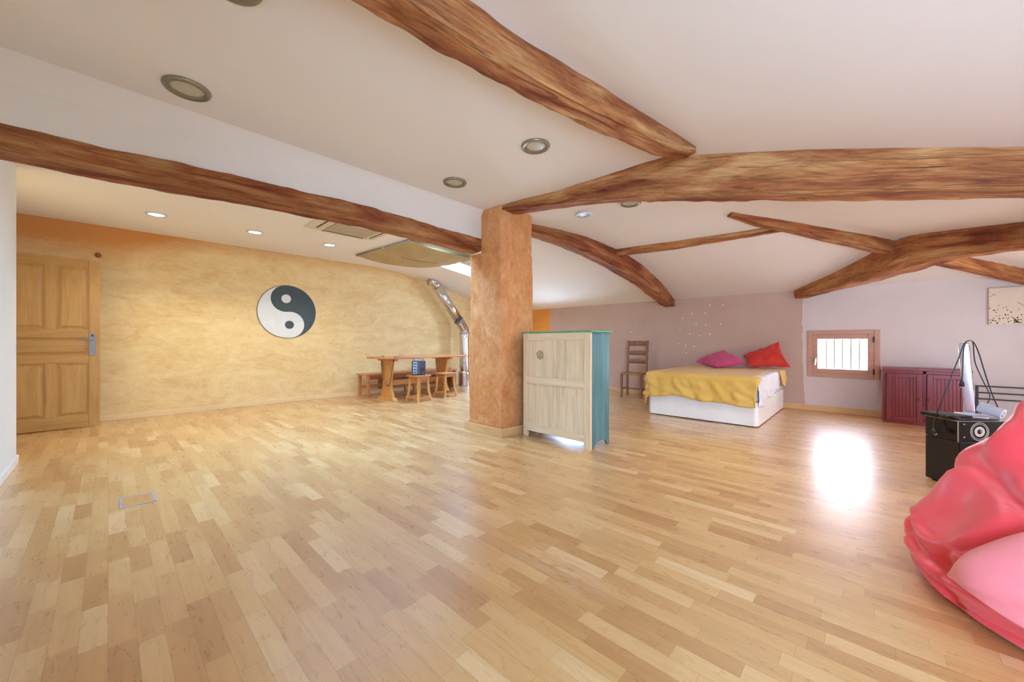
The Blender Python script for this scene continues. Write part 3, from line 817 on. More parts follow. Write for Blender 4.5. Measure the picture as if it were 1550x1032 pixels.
zb = .062
for x_, ya, yb, za, zt in ((0, 0, .075, 0, CH), (0, CW - .06, CW, 0, CH), (.002, .42, .49, .66, CH - .07), (.002, .42, .49, zb + .075, .585)):
    MB().box(x_, .03 - x_, ya, yb, za, zt).build('back_stile', M['raw_z'], cb, bevel=0.003)
for xa, za, zt in ((.001, CH - .075, CH), (-.004, .585, .66), (.001, zb, zb + .075)):
    MB().box(xa, .028, .075, CW - .06, za, zt).build('back_rail', M['raw_y'], cb, bevel=0.003)
for (y0, y1, z0, z1) in ((.075, .42, zb + .07, .60), (.49, CW - .06, zb + .07, .60), (.075, .42, .65, CH - .07), (.49, CW - .06, .65, CH - .07)):
    p = MB(); n = 3; wd = (y1 - y0) / n
    for q in range(n):
        p.box(.014 + .002 * (q % 2), .022, y0 + q * wd + .001, y0 + (q + 1) * wd - .001, z0, z1)
    p.build('back_panel', M['raw_z'], cb, bevel=0.001)
k = MB(); pts = []
for q in range(60):
    a_ = 2 * PI * q / 60; r_ = .056 * (.82 + .30 * noise.noise(Vector((math.cos(a_) * 1.6 + 4, math.sin(a_) * 1.6, 0))) + .16 * noise.noise(Vector((math.cos(a_) * 5, math.sin(a_) * 5, 3))))
    pts.append((r_ * math.cos(a_), r_ * math.sin(a_) * 1.1))
k.prism(pts, -.0015, .0005, Matrix(((0, 0, 1, .0135), (1, 0, 0, .65), (0, 1, 0, .90), (0, 0, 0, 1))))
k.build('stain', M['stain'], cb)
for y0, y1 in ((0.002, .022), (CW - .022, CW - .002)):
    pts = [(.03, 0), (.065, 0), (.085, .03), (.12, .055), (.20, .065), (.27, .055), (.295, .03), (.31, 0), (CD, 0), (CD, CH), (.03, CH)]
    MB().prism(pts, -y1, -y0, Matrix(((1, 0, 0, 0), (0, 0, -1, 0), (0, 1, 0, 0), (0, 0, 0, 1)))).build('side_panel', M['teal'], cb, bevel=0.002)
MB().box(-.008, CD + .035, -.02, CW + .015, CH, CH + .016).build('top', M['green'], cb, bevel=0.004)
MB().box(.03, CD - .02, .022, CW - .022, .08, .10).build('bottom_board', M['raw_y'], cb)
for y0, y1 in ((.03, CW / 2 - .003), (CW / 2 + .003, CW - .03)):
    d = MB().box(CD - .022, CD, y0, y1, .10, CH - .02).build('door', M['teal'], cb, bevel=0.003)
    yk = y1 - .04 if y0 < .1 else y0 + .04
    MB().lathe([(0, 0), (.008, 0), (.008, .015), (.016, .02), (.014, .032), (0, .036)], 16, Matrix.Translation((CD, yk, .65)) @ Matrix.Rotation(PI / 2, 4, 'Y')).build('knob', M['raw_y'], d, smooth=True)
MB().box(CD - .02, CD, .02, CW - .02, .055, .095).build('apron', M['teal'], cb, bevel=0.002)

# ------------------------------------------------------------------ ladder back chair
M['chair'] = wood('chair_brown', rgb(104, 66, 44), rgb(136, 92, 64), rgb(156, 112, 82), 'z', 0.45)
M['rush'] = cloth('rush_seat', rgb(176, 140, 92), rgb(150, 112, 72), sheen=0)
ch = thing('ladder_back_chair', 'tall ladder back wooden chair against the grey wall', 'chair', (6.80, 3.24, 0), math.radians(6))
for y in (-.185, .185):
    MB().box(-.175, -.135, y - .02, y + .02, 0, .435).build('leg', M['chair'], ch, bevel=0.004)
    w = MB(); a = [(.135, 0), (.175, 0), (.172, .45), (.225, 1.06), (.19, 1.06), (.135, .45)]
    w.prism(a, -y - .018, -y + .018, Matrix(((1, 0, 0, 0), (0, 0, -1, 0), (0, 1, 0, 0), (0, 0, 0, 1))))
    w.build('back_post', M['chair'], ch, bevel=0.004)
MB().box(-.19, .15, -.20, .20, .425, .455).build('seat', M['rush'], ch, bevel=0.012)
for z, hh, x in ((.62, .07, .162), (.78, .075, .178), (.955, .085, .194)):
    w = MB()
    def fn(u, v, z=z, hh=hh, x=x): return (x + .025 * math.sin(PI * u), -.17 + .34 * u, z + hh * v + .012 * math.sin(PI * u) * v)
    w.grid(fn, 10, 2).build('back_slat', M['chair'], ch, smooth=True, solid=0.014)
MB().box(-.165, .165, -.196, -.176, .14, .165).build('stretcher', M['chair'], ch, bevel=0.003)
MB().box(-.165, .165, .176, .196, .14, .165).build('stretcher', M['chair'], ch, bevel=0.003)
MB().box(-.02, .0, -.18, .18, .14, .165).build('stretcher', M['chair'], ch, bevel=0.003)

# ------------------------------------------------------------------ bed
M['bed_white'] = plain('bed_base_white', rgb(246, 244, 242), 0.35, var=0.02)
M['mattress'] = cloth('mattress_white', rgb(232, 230, 232), sheen=0.1)
BX0, BX1, BY0, BY1, BZ = 5.37, 7.27, .985, 2.34, .60
bed = thing('double_bed', 'low double bed with plain white base against the grey wall', 'bed', ((BX0 + BX1) / 2, (BY0 + BY1) / 2, 0))
bx, by = (BX1 - BX0) / 2, (BY1 - BY0) / 2
def rrect(hx, hy, r, n=6):
    P = []
    for cx, cy, a in ((hx - r, hy - r, 0), (-hx + r, hy - r, 90), (-hx + r, -hy + r, 180), (hx - r, -hy + r, 270)):
        for k in range(n + 1):
            an = math.radians(a + 90 * k / n); P.append((cx + r * math.cos(an), cy + r * math.sin(an)))
    return P
MB().prism(rrect(bx, by, .05), .012, .30).build('base', M['bed_white'], bed, bevel=0.004)
MB().prism(rrect(bx - .02, by - .02, .05), 0, .014).build('plinth', M['seal'], bed)
MB().prism(rrect(bx - .008, by - .008, .07), .30, BZ).build('mattress', M['mattress'], bed, bevel=0.035, seg=4)

M['mustard'] = cloth('mustard_cotton', rgb(228, 188, 100), rgb(216, 172, 84))
M['sheet'] = cloth('white_sheet', rgb(236, 234, 238), sheen=0.05)
def roll(q, r=.045):
    """distance past an edge -> (outward, down)"""
    if q <= 0: return q, 0.0
    if q < r * PI / 2: return r * math.sin(q / r), r * (1 - math.cos(q / r))
    return r, r + q - r * PI / 2
def drape(px, py, z, lift, foldk, seed, amp=.02, r=.045, flare=.05):
    ex0, ey0, ey1 = BX0 + .03, BY0 + .03, BY1 - .03
    ds = max(0, ex0 - px); dl = max(0, py - ey1); dr = max(0, ey0 - py)
    x = max(px, ex0); y = min(max(py, ey0), ey1)
    dt = dl if dl > 0 else -dr
    q = math.hypot(ds, dt)
    wr = .004 * noise.noise(Vector((px * 4, py * 4, seed))) + .003 * noise.noise(Vector((px * 11, py * 11, seed + 3)))
    if q <= 0: return Vector((x, y, z + lift + wr))
    o, dn = roll(q, r)
    nx, ny = -ds / q, (dt / q)
    along = px if abs(dt) > ds else py
    fo = amp * min(1, dn / .14) * (.9 * (abs(noise.noise(Vector((along * 6.5 + q * 6, along * 3 - q * 6, seed)))) * 3.2 - .7) + .45 * math.sin(along * foldk + 4 * noise.noise(Vector((along * 2, q * 1.2, seed))) + 4 * q))
    o += lift + max(-.003, fo + amp * .8) + flare * max(0, dn - .08) + wr
    return Vector((x + nx * o, y + ny * o, z + lift - dn))
def bedspread():
    o0 = Vector((6.2, 1.7, .62))
    NU, NV = 84, 90
    def fn(u, v):
        px = lerp(7.16, BX0 + .03 - .365 - .022 * math.sin(v * 7 + .5) - .012 * math.sin(v * 19), u)
        # right border: short flap by the head, then drawn back from the mattress corner
        s = max(0.0, min(1.0, (px - 6.66) / .12)); s = s * s * (3 - 2 * s)
        yb = lerp(1.075 - .05 * max(0, min(1, (6.6 - px) / 1.1)), .76, s)
        if px < 5.42: yb = .965 - .06 * max(0, 5.42 - px)
        yt = BY1 - .03 + .33 - .05 * math.sin(px * 3)
        py = lerp(yb, yt, v)
        return drape(px, py, BZ, .010, 27, 5, .024) - o0
    ob = MB().grid(fn, NU, NV).build('bedspread', M['mustard'], smooth=True, solid=0.005)
    ob.location = o0
    tag(ob, 'mustard yellow bedspread draped over the bed', 'bedspread')
bedspread()
def sheet():
    o0 = Vector((6.0, 1.0, .6))
    def fn(u, v):
        px = lerp(5.29, 6.80, u)
        drop = .36 - .10 * u + .05 * math.exp(-((u - .22) / .1) ** 2)  + .015 * math.sin(14 * u)
        py = lerp(1.45, BY0 + .03 - drop, v)
        p = drape(px, py, BZ, .004, 26, 11, .007, .038, .01)
        if py < BY0: p.y += .016 * noise.noise(Vector((px * 15, py * 17, 2))) + .010 * abs(noise.noise(Vector((px * 26, py * 30, 5))))
        return p - o0
    ob = MB().grid(fn, 70, 50).build('bed_sheet', M['sheet'], smooth=True, solid=0.004)
    ob.location = o0
    tag(ob, 'crumpled white sheet hanging off the right side of the bed', 'bed sheet')
sheet()

def pillow4(label, corners, thick, mat, seed):
    c = [Vector(q) for q in corners]; o0 = sum(c, Vector()) / 4
    nrm = ((c[1] - c[0]).cross(c[3] - c[0])).normalized()
    w = MB(); N = 40
    def surf(sg):
        def fn(u, v):
            a, b = 2 * u - 1, 2 * v - 1
            pa = a * (1 - .13 * (1 - b * b) * a * a); pb = b * (1 - .13 * (1 - a * a) * b * b)
            uu, vv = (pa + 1) / 2, (pb + 1) / 2
            p = c[0].lerp(c[1], uu).lerp(c[3].lerp(c[2], uu), vv)
            t = thick / 2 * ((1 - a ** 4) * (1 - b ** 4)) ** .45 * (.7 + .3 * (1 - max(abs(a), abs(b))))
            e = (1 - a * a) * (1 - b * b)
            wr = .022 * noise.noise(Vector((a * 2.2 + seed, b * 2.2, sg))) + .010 * abs(noise.noise(Vector((a * 5 + seed, b * 4, sg * 2))))
            cr = .012 * math.sin(10 * math.atan2(b, a) + seed) * math.exp(-((math.hypot(a, b) - .95) / .22) ** 2)
            return p - o0 + nrm * sg * (t + wr * min(1, e * 2.5) + cr * min(1, e * 4))
        return fn
    w.grid(surf(1), N, N); w.grid(surf(-1), N, N)
    bmesh.ops.remove_doubles(w.bm, verts=w.bm.verts, dist=1e-4)
    ob = w.build('pillow', mat, smooth=True); ob.location = o0
    return tag(ob, label, 'pillow')
M['pink'] = cloth('magenta_pink_cotton', rgb(206, 84, 128), rgb(188, 66, 112))
M['coral'] = cloth('coral_red_cotton', rgb(214, 62, 50), rgb(196, 48, 44))
pillow4('magenta pink pillow lying on the head of the bed', [(6.62, 1.80, .655), (6.93, 1.43, .70), (7.17, 1.80, .89), (6.95, 2.19, .69)], .17, M['pink'], 1.0)
pillow4('coral red pillow propped against the wall at the right of the bed', [(6.93, 1.42, .655), (7.02, .86, .655), (7.20, 1.03, 1.045), (7.13, 1.52, .80)], .15, M['coral'], 4.0)

# star stickers
M['star'] = plain('star_white', rgb(240, 232, 214), 0.5)
def star_mesh():
    w = MB(); pts = []
    for k in range(10):
        r = .016 if k % 2 == 0 else .008; a = PI / 2 + k * PI / 5; pts.append((r * math.cos(a), r * math.sin(a)))
    w.prism(pts, 0, .004, Matrix(((0, 0, -1, 0), (1, 0, 0, 0), (0, 1, 0, 0), (0, 0, 0, 1))))
    return w.build('star_sticker', M['star'])
ST = [(2.066, 1.687), (1.854, 1.673), (2.361, 1.551), (2.142, 1.546), (2.529, 1.471), (2.294, 1.347), (2.128, 1.342), (1.888, 1.35), (2.578, 1.257), (2.403, 1.185), (2.236, 1.146), (2.06, 1.171), (2.6, 1.003), (2.472, 0.966), (2.329, 0.952), (2.466, 0.834)]
s0 = star_mesh()
for i, (y, z) in enumerate(ST):
    s = s0 if i == 0 else s0.copy()
    if i: COL.objects.link(s)
    s.location = (X1 - .0005, y, z); s.rotation_euler = (i * 1.3, 0, 0)
    tag(s, 'tiny pale star sticker scattered on the grey wall above the bed', 'sticker', 'star stickers above the bed')
for (y, z, lab) in ((3.552, 1.235, 'lone pale star sticker on the grey wall between cabinet and chair back'), (3.079, .914, 'lone pale star sticker low beside the right post of the chair back')):
    s = s0.copy(); COL.objects.link(s); s.location = (X1 - .0005, y, z)
    if 'group' in s: del s['group']
    tag(s, lab, 'sticker')

# ------------------------------------------------------------------ red wall cabinet
M['maroon_z'] = wood('maroon_upright', rgb(94, 26, 34), rgb(118, 38, 44), rgb(136, 54, 56), 'z', 0.35)
M['maroon_y'] = wood('maroon_rail', rgb(96, 28, 34), rgb(122, 42, 46), rgb(142, 58, 58), 'y', 0.35)
M['knobwood'] = plain('knob_wood', rgb(142, 62, 44), 0.35)
rc = thing('low_cupboard', 'low dark red two door cupboard under the white wall', 'cupboard', (6.90, -.12, 0))
# local: x depth (0 front .38 back), y from 0 to -.74
RW, RD, RH = .74, .365, .705
MB().box(0.02, RD, -RW, 0, 0, RH - .03).build('body', M['maroon_y'], rc, bevel=0.003)
MB().box(-.015, RD, -RW - .012, .012, RH - .03, RH).build('top', M['maroon_y'], rc, bevel=0.005)
MB().box(0, .022, -.03, 0, 0, RH - .03).box(0, .022, -RW, -RW + .03, 0, RH - .03).box(0, .022, -.385, -.355, .07, RH - .03).box(0, .0215, -RW + .03, -.03, RH - .062, RH - .03).box(0, .0215, -RW + .03, -.03, 0, .05).build('face_frame', M['maroon_z'], rc, bevel=0.002)
for (y0, y1, kn) in ((-.352, -.032, 'r'), (-.708, -.388, 'l')):
    z0, z1 = .045, RH - .068
    d = MB().box(-.018, .001, y0, y0 + .05, z0, z1).box(-.018, .001, y1 - .05, y1, z0, z1).box(-.0175, .001, y0 + .05, y1 - .05, z0, z0 + .05).box(-.0175, .001, y0 + .05, y1 - .05, z1 - .05, z1).build('door', M['maroon_z'], rc, bevel=0.004)
    p = MB(); n = 7; wd = (y1 - y0 - .10) / n
    for q in range(n):
        ya, yb = y0 + .05 + q * wd, y0 + .05 + (q + 1) * wd
        p.hexa([(-.004, ya, z0 + .05), (-.004, yb, z0 + .05), (.001, yb, z0 + .05), (.001, ya, z0 + .05)], [(-.004, ya, z1 - .05), (-.004, yb, z1 - .05), (.001, yb, z1 - .05), (.001, ya, z1 - .05)])
        p.box(-.0085, -.003, ya + .004, yb - .004, z0 + .05, z1 - .05)
    p.build('panel', M['maroon_z'], d, bevel=0.0015)
    yk = y0 + .022 if kn == 'r' else y1 - .022
    MB().lathe([(0, 0), (.008, 0), (.007, .012), (.016, .018), (.015, .028), (0, .032)], 16, Matrix.Translation((-.018, yk, .33)) @ Matrix.Rotation(-PI / 2, 4, 'Y')).build('knob', M['knobwood'], d, smooth=True)

# ------------------------------------------------------------------ canvas picture
M['canvas'] = plain('cream_canvas', rgb(222, 206, 184), 0.8, var=0.05, scale=3)
M['ink'] = plain('black_ink', rgb(34, 26, 28), 0.7)
pc = thing('canvas_picture', 'cream canvas picture with black blossom splatters on the white wall', 'picture', (X1, -1.04, 1.245))
# local: y from 0 to -.88, z 0 to .44
MB().box(-.03, -.002, -.88, 0, 0, .44).build('canvas', M['canvas'], pc, bevel=0.004)
rnd = random.Random(5)
ink = MB()
def blob(y, z, r):
    n = 9; pts = []
    for k in range(n):
        a = 2 * PI * k / n; rr = r * (.65 + .6 * rnd.random()); pts.append((y + rr * math.cos(a), z + rr * math.sin(a)))
    ink.prism(pts, 0, .0015, Matrix(((0, 0, -1, -.0302), (1, 0, 0, 0), (0, 1, 0, 0), (0, 0, 0, 1))))
def cyz(px, py):  # photo-crop proportions of the print
    return -(px - 90) / 736 * .285, .44 - (py - 215) / 700 * .44
for (px, py, rr) in [(110, 600, 1), (205, 640, 1.2), (285, 555, .9), (180, 640, .8), (235, 685, .9), (262, 632, .8), (372, 603, .9), (432, 590, .9), (452, 645, 1), (520, 685, 1.1), (415, 730, 1.4), (462, 738, 1), (300, 748, .9), (245, 750, .7), (120, 825, 1), (175, 830, 1.3), (190, 795, .9), (220, 845, 1.2), (130, 875, 1.1), (255, 885, 1.3), (300, 805, 1.2), (370, 795, 1.1), (285, 850, .8), (430, 790, .8), (470, 795, 1), (455, 820, .7), (470, 865, 1.1), (510, 850, .9), (390, 897, .8), (535, 780, 1), (570, 800, 1.3), (600, 830, 1.7), (630, 860, 1.9), (640, 790, 1.4), (610, 870, 1.6), (660, 880, 1.4), (655, 830, 1.2), (700, 825, 1), (700, 885, 1), (715, 740, 1.1), (660, 632, .8), (570, 885, 1.1), (580, 850, 1.1)]:
    y, z = cyz(px, py); blob(y, z, .0062 * rr)
for q in range(26):
    blob(-.30 - rnd.random() * .5, .02 + rnd.random() ** 2 * .25, .004 + rnd.random() * .006)
y, z = cyz(815, 600); blob(y, z, .022); blob(y - .03, z + .005, .024); blob(y - .06, z + .02, .014)
ink.build('ink_blossoms', M['ink'], pc)
M['ink_grey'] = plain('grey_ink', rgb(128, 116, 104), 0.7)
for q in ((640, 500, 780, 590), (95, 385, 160, 365), (160, 365, 200, 320), (200, 350, 240, 345), (270, 310, 300, 305)):
    s_, e_ = cyz(q[0], q[1]), cyz(q[2], q[3])
    MB().tube([(-.031, s_[0], s_[1]), (-.031, e_[0], e_[1])], .0025, 6).build('ink_twig', M['ink_grey'], pc)

# ------------------------------------------------------------------ speakers, box, monitor
M['gloss_black'] = plain('gloss_black', rgb(20, 17, 22), 0.18, var=0.1)
M['satin_black'] = plain('satin_black', rgb(26, 24, 28), 0.42, var=0.1)
M['ring_white'] = plain('ring_white', rgb(228, 222, 218), 0.5)
M['edge_grey'] = plain('edge_grey', rgb(176, 168, 170), 0.4)
A = math.radians(-46.72)
NX, NY = 4.141, -.456
# local frame of the stack: x to the right of the photo, y away from it
su = thing('subwoofer', 'black floor standing subwoofer box under the speaker', 'speaker', (NX, NY, 0), A)
MB().box(0, .42, 0, .215, .012, .332).build('cabinet', M['satin_black'], su, bevel=0.004)
MB().box(.006, .414, -.006, .001, .02, .326).build('front_panel', M['gloss_black'], su, bevel=0.003)
for x in (.04, .38):
    for y in (.03, .185):
        MB().lathe([(0, 0), (.016, 0), (.016, .014), (0, .014)], 16, Matrix.Translation((x, y, 0))).build('foot', M['seal'], su)
sp = thing('speaker', 'black speaker with white ringed cone on top of the subwoofer', 'speaker', (NX, NY, .332), A)
MB().box(0, .42, 0, .215, .003, .146).build('cabinet', M['gloss_black'], sp, bevel=0.004)
MB().box(.0, .42, -.001, .216, .144, .149).build('top_edge', M['edge_grey'], sp, bevel=0.001)
MB().box(-.0015, .002, -.0015, .003, 0, .146).build('edge_strip', M['edge_grey'], sp)
def ring(w, c, r0, r1, d):
    w.lathe([(r0, 0), (r0, d), (r1, d), (r1, 0)], 40, Matrix.Translation(c) @ Matrix.Rotation(PI / 2, 4, 'X'))
w = MB(); c0 = (.151, .0005, .073)
ring(w, c0, .062, .0655, .003); ring(w, c0, .052, .0545, .003); ring(w, c0, .018, .036, .003)
w.build('cone_ring', M['ring_white'], sp)
MB().lathe([(0, .006), (.014, .004), (.017, 0)], 24, Matrix.Translation(c0) @ Matrix.Rotation(PI / 2, 4, 'X')).build('dust_cap', M['satin_black'], sp, smooth=True)
for z in (.034, .126):
    MB().lathe([(0, 0), (.0045, 0), (.0045, .002), (0, .002)], 12, Matrix.Translation((.042, 0, z)) @ Matrix.Rotation(PI / 2, 4, 'X')).build('screw', M['ring_white'], sp)
w = MB(); w.lathe([(.020, 0), (.020, .002), (.027, .002), (.027, 0)], 28, Matrix.Translation((0, .10, .075)) @ Matrix.Rotation(-PI / 2, 4, 'Y'))
w.build('side_badge', M['satin_black'], sp)
bxp = thing('media_player', 'flat black media box lying on top of the black speaker', 'media box', (NX, NY, .481), A)
MB().box(-.03, .13, .02, .225, .004, .028).build('case', M['gloss_black'], bxp, bevel=0.004)
MB().box(-.031, .131, .019, .226, .028, .032).build('lid', M['satin_black'], bxp, bevel=0.002)
for x in (.0, .10):
    for y in (.04, .2): MB().box(x, x + .015, y - .008, y + .008, 0, .005).build('foot', M['seal'], bxp)

M['silver'] = plain('silver_plastic', rgb(206, 202, 208), 0.25, 0.7)
M['screen'] = plain('dark_screen', rgb(30, 28, 40), 0.12)
M['white_plastic'] = plain('white_plastic', rgb(222, 220, 228), 0.35)
mo = thing('monitor', 'silver flat monitor seen edge on atop the speaker stack', 'monitor', (4.302, -.532, .481), math.radians(-7.1))
# local x runs along the screen away from the camera
w = MB()
tl = Matrix.Rotation(math.radians(-3.5), 4, 'X')
w.box(0, .34, -.026, .026, .05, .555, tl); w.build('casing', M['silver'], mo, bevel=0.008)
MB().box(.012, .328, -.0285, -.025, .07, .54, tl).build('screen', M['screen'], mo)
MB().box(.12, .20, -.02, .035, .01, .20).build('neck', M['white_plastic'], mo, bevel=0.005)
MB().prism(rrect(.10, .085, .03), 0, .014, Matrix.Translation((.16, .0, 0))).build('base', M['white_plastic'], mo, bevel=0.004)
ro = MB().lathe([(0, 0), (.036, 0), (.038, .004), (.038, .12), (.036, .124), (.02, .124), (.02, .115), (0, .115)], 28)
ob = ro.build('paper_roll', M['white_plastic'], smooth=False, bevel=0.002)
ob.matrix_world = Matrix.Translation((4.505, -.60, .556)) @ Matrix.Rotation(math.radians(-118), 4, 'Z') @ Matrix.Rotation(math.radians(108), 4, 'Y')
tag(ob, 'white cylinder lying behind the speaker beside the monitor', 'roll')

M['cable'] = plain('black_cable', rgb(38, 34, 38), 0.45)
def cable(name, label, pts, r, plug=None):
    P = catmull(pts, 6); o0 = P[0].copy()
    root = thing(name, label, 'cable', o0)
    MB().tube([p - o0 for p in P], r, 8).build('wire', M['cable'], root, smooth=True)
    if plug:
        d = (P[0] - P[2]).normalized()
        MB().tube([d * -.005, d * .012, d * .03, d * .034], [.007, .014, .016, .012], 12).build('plug', M['satin_black'], root, smooth=True)
        sd = d.orthogonal().normalized()
        MB().tube([d * .032 + sd * .006, d * .05 + sd * .006], .0024, 6).tube([d * .032 - sd * .006, d * .05 - sd * .006], .0024, 6).build('prong', M['chrome'], root, smooth=True)
    return root
cable('power_cable', 'long black cable hung over the monitor with its plug low at the left',
      [(4.175, -.345, .40), (4.2, -.346, .452), (4.202, -.392, .643), (4.218, -.438, .814), (4.235, -.471, .935), (4.243, -.494, 1.026), (4.275, -.522, 1.052), (4.323, -.55, 1.04), (4.365, -.58, .958), (4.388, -.605, .847), (4.425, -.644, .683), (4.461, -.682, .56), (4.449, -.698, .498)], .0038, True)
cable('power_cable', 'short black cable on the monitor with its plug dangling halfway',
      [(4.279, -.489, .752), (4.269, -.492, .862), (4.272, -.496, .983), (4.287, -.512, 1.044), (4.334, -.533, 1.053), (4.382, -.555, 1.03), (4.439, -.571, .892), (4.508, -.615, .762), (4.555, -.65, .671), (4.561, -.657, .611), (4.48, -.60, .505)], .0034, True)
cable('cable_coil', 'bundled black cable lying along the front edge of the speaker',
      [(4.06, -.36, .515), (4.10, -.40, .521), (4.137, -.455, .497), (4.165, -.47, .493), (4.22, -.53, .497), (4.27, -.60, .492), (4.30, -.66, .492), (4.26, -.62, .490), (4.205, -.55, .490), (4.16, -.485, .490), (4.12, -.43, .520), (4.07, -.385, .516)], .006, False)

# black metal rails by the white wall
M['iron'] = plain('black_iron', rgb(44, 34, 34), 0.45)
ra = thing('metal_rail_frame', 'black metal rail frame along the white wall at the right edge', 'metal frame', (7.12, -1.42, 0))
for y in (-.49, .49):
    MB().box(-.012, .012, y - .012, y + .012, 0, .50).build('post', M['iron'], ra, bevel=0.002)
for z, x in ((.512, .02), (.438, -.014), (.365, -.014)):
    MB().box(x - .009, x + .009, -.50, .50, z - .009, z + .009).build('rail', M['iron'], ra, bevel=0.002)
for y in (-.488, .488): MB().box(-.012, .03, y - .009, y + .009, .495, .52).build('bracket', M['iron'], ra)

# ------------------------------------------------------------------ floor socket box
M['socket_frame'] = plain('socket_frame', rgb(176, 178, 194), 0.4, 0.3)
fb = thing('floor_box', 'small rectangular metal framed floor socket hatch in the parquet', 'floor socket', (.134, 3.525, 0))
w = MB(); a, b2, t_ = .085, .112, .014
w.box(-a, a, -b2, -b2 + t_, 0, .004).box(-a, a, b2 - t_, b2, 0, .004).box(-a, -a + t_, -b2 + t_, b2 - t_, 0, .004).box(a - t_, a, -b2 + t_, b2 - t_, 0, .004)
w.build('frame', M['socket_frame'], fb, bevel=0.001)
M['lid_wood'] = wood('hatch_oak', rgb(176, 122, 66), rgb(203, 153, 92), rgb(214, 170, 110), 'y', 0.3)
MB().box(-a + t_, a - t_, -b2 + t_, b2 - t_, 0, .0025).build('lid', M['lid_wood'], fb)

# ------------------------------------------------------------------ bean bag
def beanbag_mat(name, c, c2):
    t = NT(name); v = t.coord(); n = t.noise(v, 3, 4); w = t.noise(v, 9, 5, .6, 1.2)
    t.bump(w, .10, .02)
    m = t.out(t.ramp(n, [(.3, c2), (.7, c)]), .42, spec=.45); t.b.inputs['Sheen Weight'].default_value = .15
    return m
M['bag'] = beanbag_mat('bean_bag_red', rgb(240, 76, 84), rgb(230, 64, 74))
M['bag_light'] = beanbag_mat('bean_bag_pink', rgb(246, 146, 150), rgb(240, 128, 136))
def beanbag():
    C = Vector((2.53, -.86, 0))
    root = thing('bean_bag', 'large crumpled red bean bag in the right foreground', 'bean bag', C)
    NA, NH = 150, 80
    def prof(h):
        # h 0 (floor centre) .. 1 (crown): returns radius factor and height factor
        pts = [(0, 0), (.70, 0), (.90, .03), (1.0, .16), (.985, .32), (.90, .50), (.76, .68), (.55, .84), (.28, .95), (0, 1.0)]
        f = h * (len(pts) - 1); i = min(int(f), len(pts) - 2); tt = f - i
        p0, p1, p2, p3 = pts[max(i - 1, 0)], pts[i], pts[i + 1], pts[min(i + 2, len(pts) - 1)]
        def cm(a, b, c, d): return .5 * (2 * b + (c - a) * tt + (2 * a - 5 * b + 4 * c - d) * tt * tt + (3 * b - a - 3 * c + d) * tt ** 3)
        return max(0, cm(p0[0], p1[0], p2[0], p3[0])), max(0, cm(p0[1], p1[1], p2[1], p3[1]))
    w = MB(); rings = []
    for j in range(NH + 1):
        h = j / NH; rf, zf = prof(h); ring = []
        for i in range(NA):
            a = 2 * PI * i / NA
            R = .735 + .03 * math.sin(2 * a + .6) + .03 * math.sin(3 * a + 2)
            Hh = .64
            x = math.cos(a) * rf * R; y = math.sin(a) * rf * R; z = zf * Hh
            # tall back lobe
            dx, dy = x - .10, y - .40
            z += .30 * math.exp(-(dx * dx / .06 + dy * dy / .028)) * min(1, max(0, (z - .10) / .3))
            # folds running from the crown outward
            fold = (.020 * math.sin(7 * a + 4 * noise.noise(Vector((x * 2, y * 2, z * 2))) + 6 * zf) * math.sin(PI * min(1, h * 1.1))
                    + .03 * noise.noise(Vector((x * 3.2, y * 3.2, z * 4 + 4))) + .014 * noise.noise(Vector((x * 8, y * 8, z * 8))))
            rid = 1 - abs(noise.noise(Vector((x * 2.4 + 7, y * 2.4, z * 3.4 + a * .4))))
            fold -= .035 * max(0, rid - .86) / .14 * (1 if h > .2 else 0)
            # low creases where the cloth sags to the floor
            if z < .26: fold += .016 * math.sin(55 * z + 5 * noise.noise(Vector((a * 2.0, z * 3, 1)))) * min(1, z / .06)
            fold -= .028 * math.exp(-((z - .15 - .05 * math.sin(a * 2 + 1)) / .016) ** 2) + .02 * math.exp(-((z - .07 - .03 * math.sin(a * 3)) / .012) ** 2)
            nrm = Vector((math.cos(a) * .9, math.sin(a) * .9, .5)).normalized()
            p = Vector((x, y, z)) + nrm * fold * min(1, zf * 14)
            p.z = max(p.z, 0.0)
            ring.append(w.bm.verts.new(p))
        rings.append(ring)
    for p, q in zip(rings[:-1], rings[1:]):
        for i in range(NA): w.bm.faces.new([p[i], p[(i + 1) % NA], q[(i + 1) % NA], q[i]])
    bmesh.ops.remove_doubles(w.bm, verts=w.bm.verts, dist=1e-5)
    bmesh.ops.recalc_face_normals(w.bm, faces=w.bm.faces)
    tree = BVHTree.FromBMesh(w.bm)
    w.build('bag', M['bag'], root, smooth=True)
    # lighter folded flap of cloth on the front
    A_, B_, C_ = Vector((2.167, -.225, .15)) - C, Vector((2.12, -.46, .47)) - C, Vector((1.93, -.42, .14)) - C
    out = Vector((-.75, .55, .3)).normalized()
    w = MB()
    def fn(u, v):
        mid = B_.lerp(C_, v)
        end = (Vector((2.16, -.90, .50)) - C).lerp(Vector((1.86, -.90, .10)) - C, v)
        p = A_.lerp(mid, u / .6) if u < .6 else mid.lerp(end, (u - .6) / .4)
        od = Vector((p.x, p.y, .25)).normalized()
        hit, nr, _, _ = tree.ray_cast(p + od * .8, -od)
        if hit is None: hit, nr = p, od
        lift = .024 + .03 * math.sin(PI * v) * min(1, u * 4) * (1 - .8 * max(0, u - .7) / .3)
        return hit + nr * lift + nr * .006 * noise.noise(Vector((u * 5, v * 4, 3)))
    fo = w.grid(fn, 40, 24).build('flap', M['bag_light'], root, smooth=True)
    md = fo.modifiers.new('smooth', 'SMOOTH'); md.factor = .5; md.iterations = 30
    md = fo.modifiers.new('solid', 'SOLIDIFY'); md.thickness = .022; md.offset = 0
    fo['label'] = 'lighter pink flap'
beanbag()

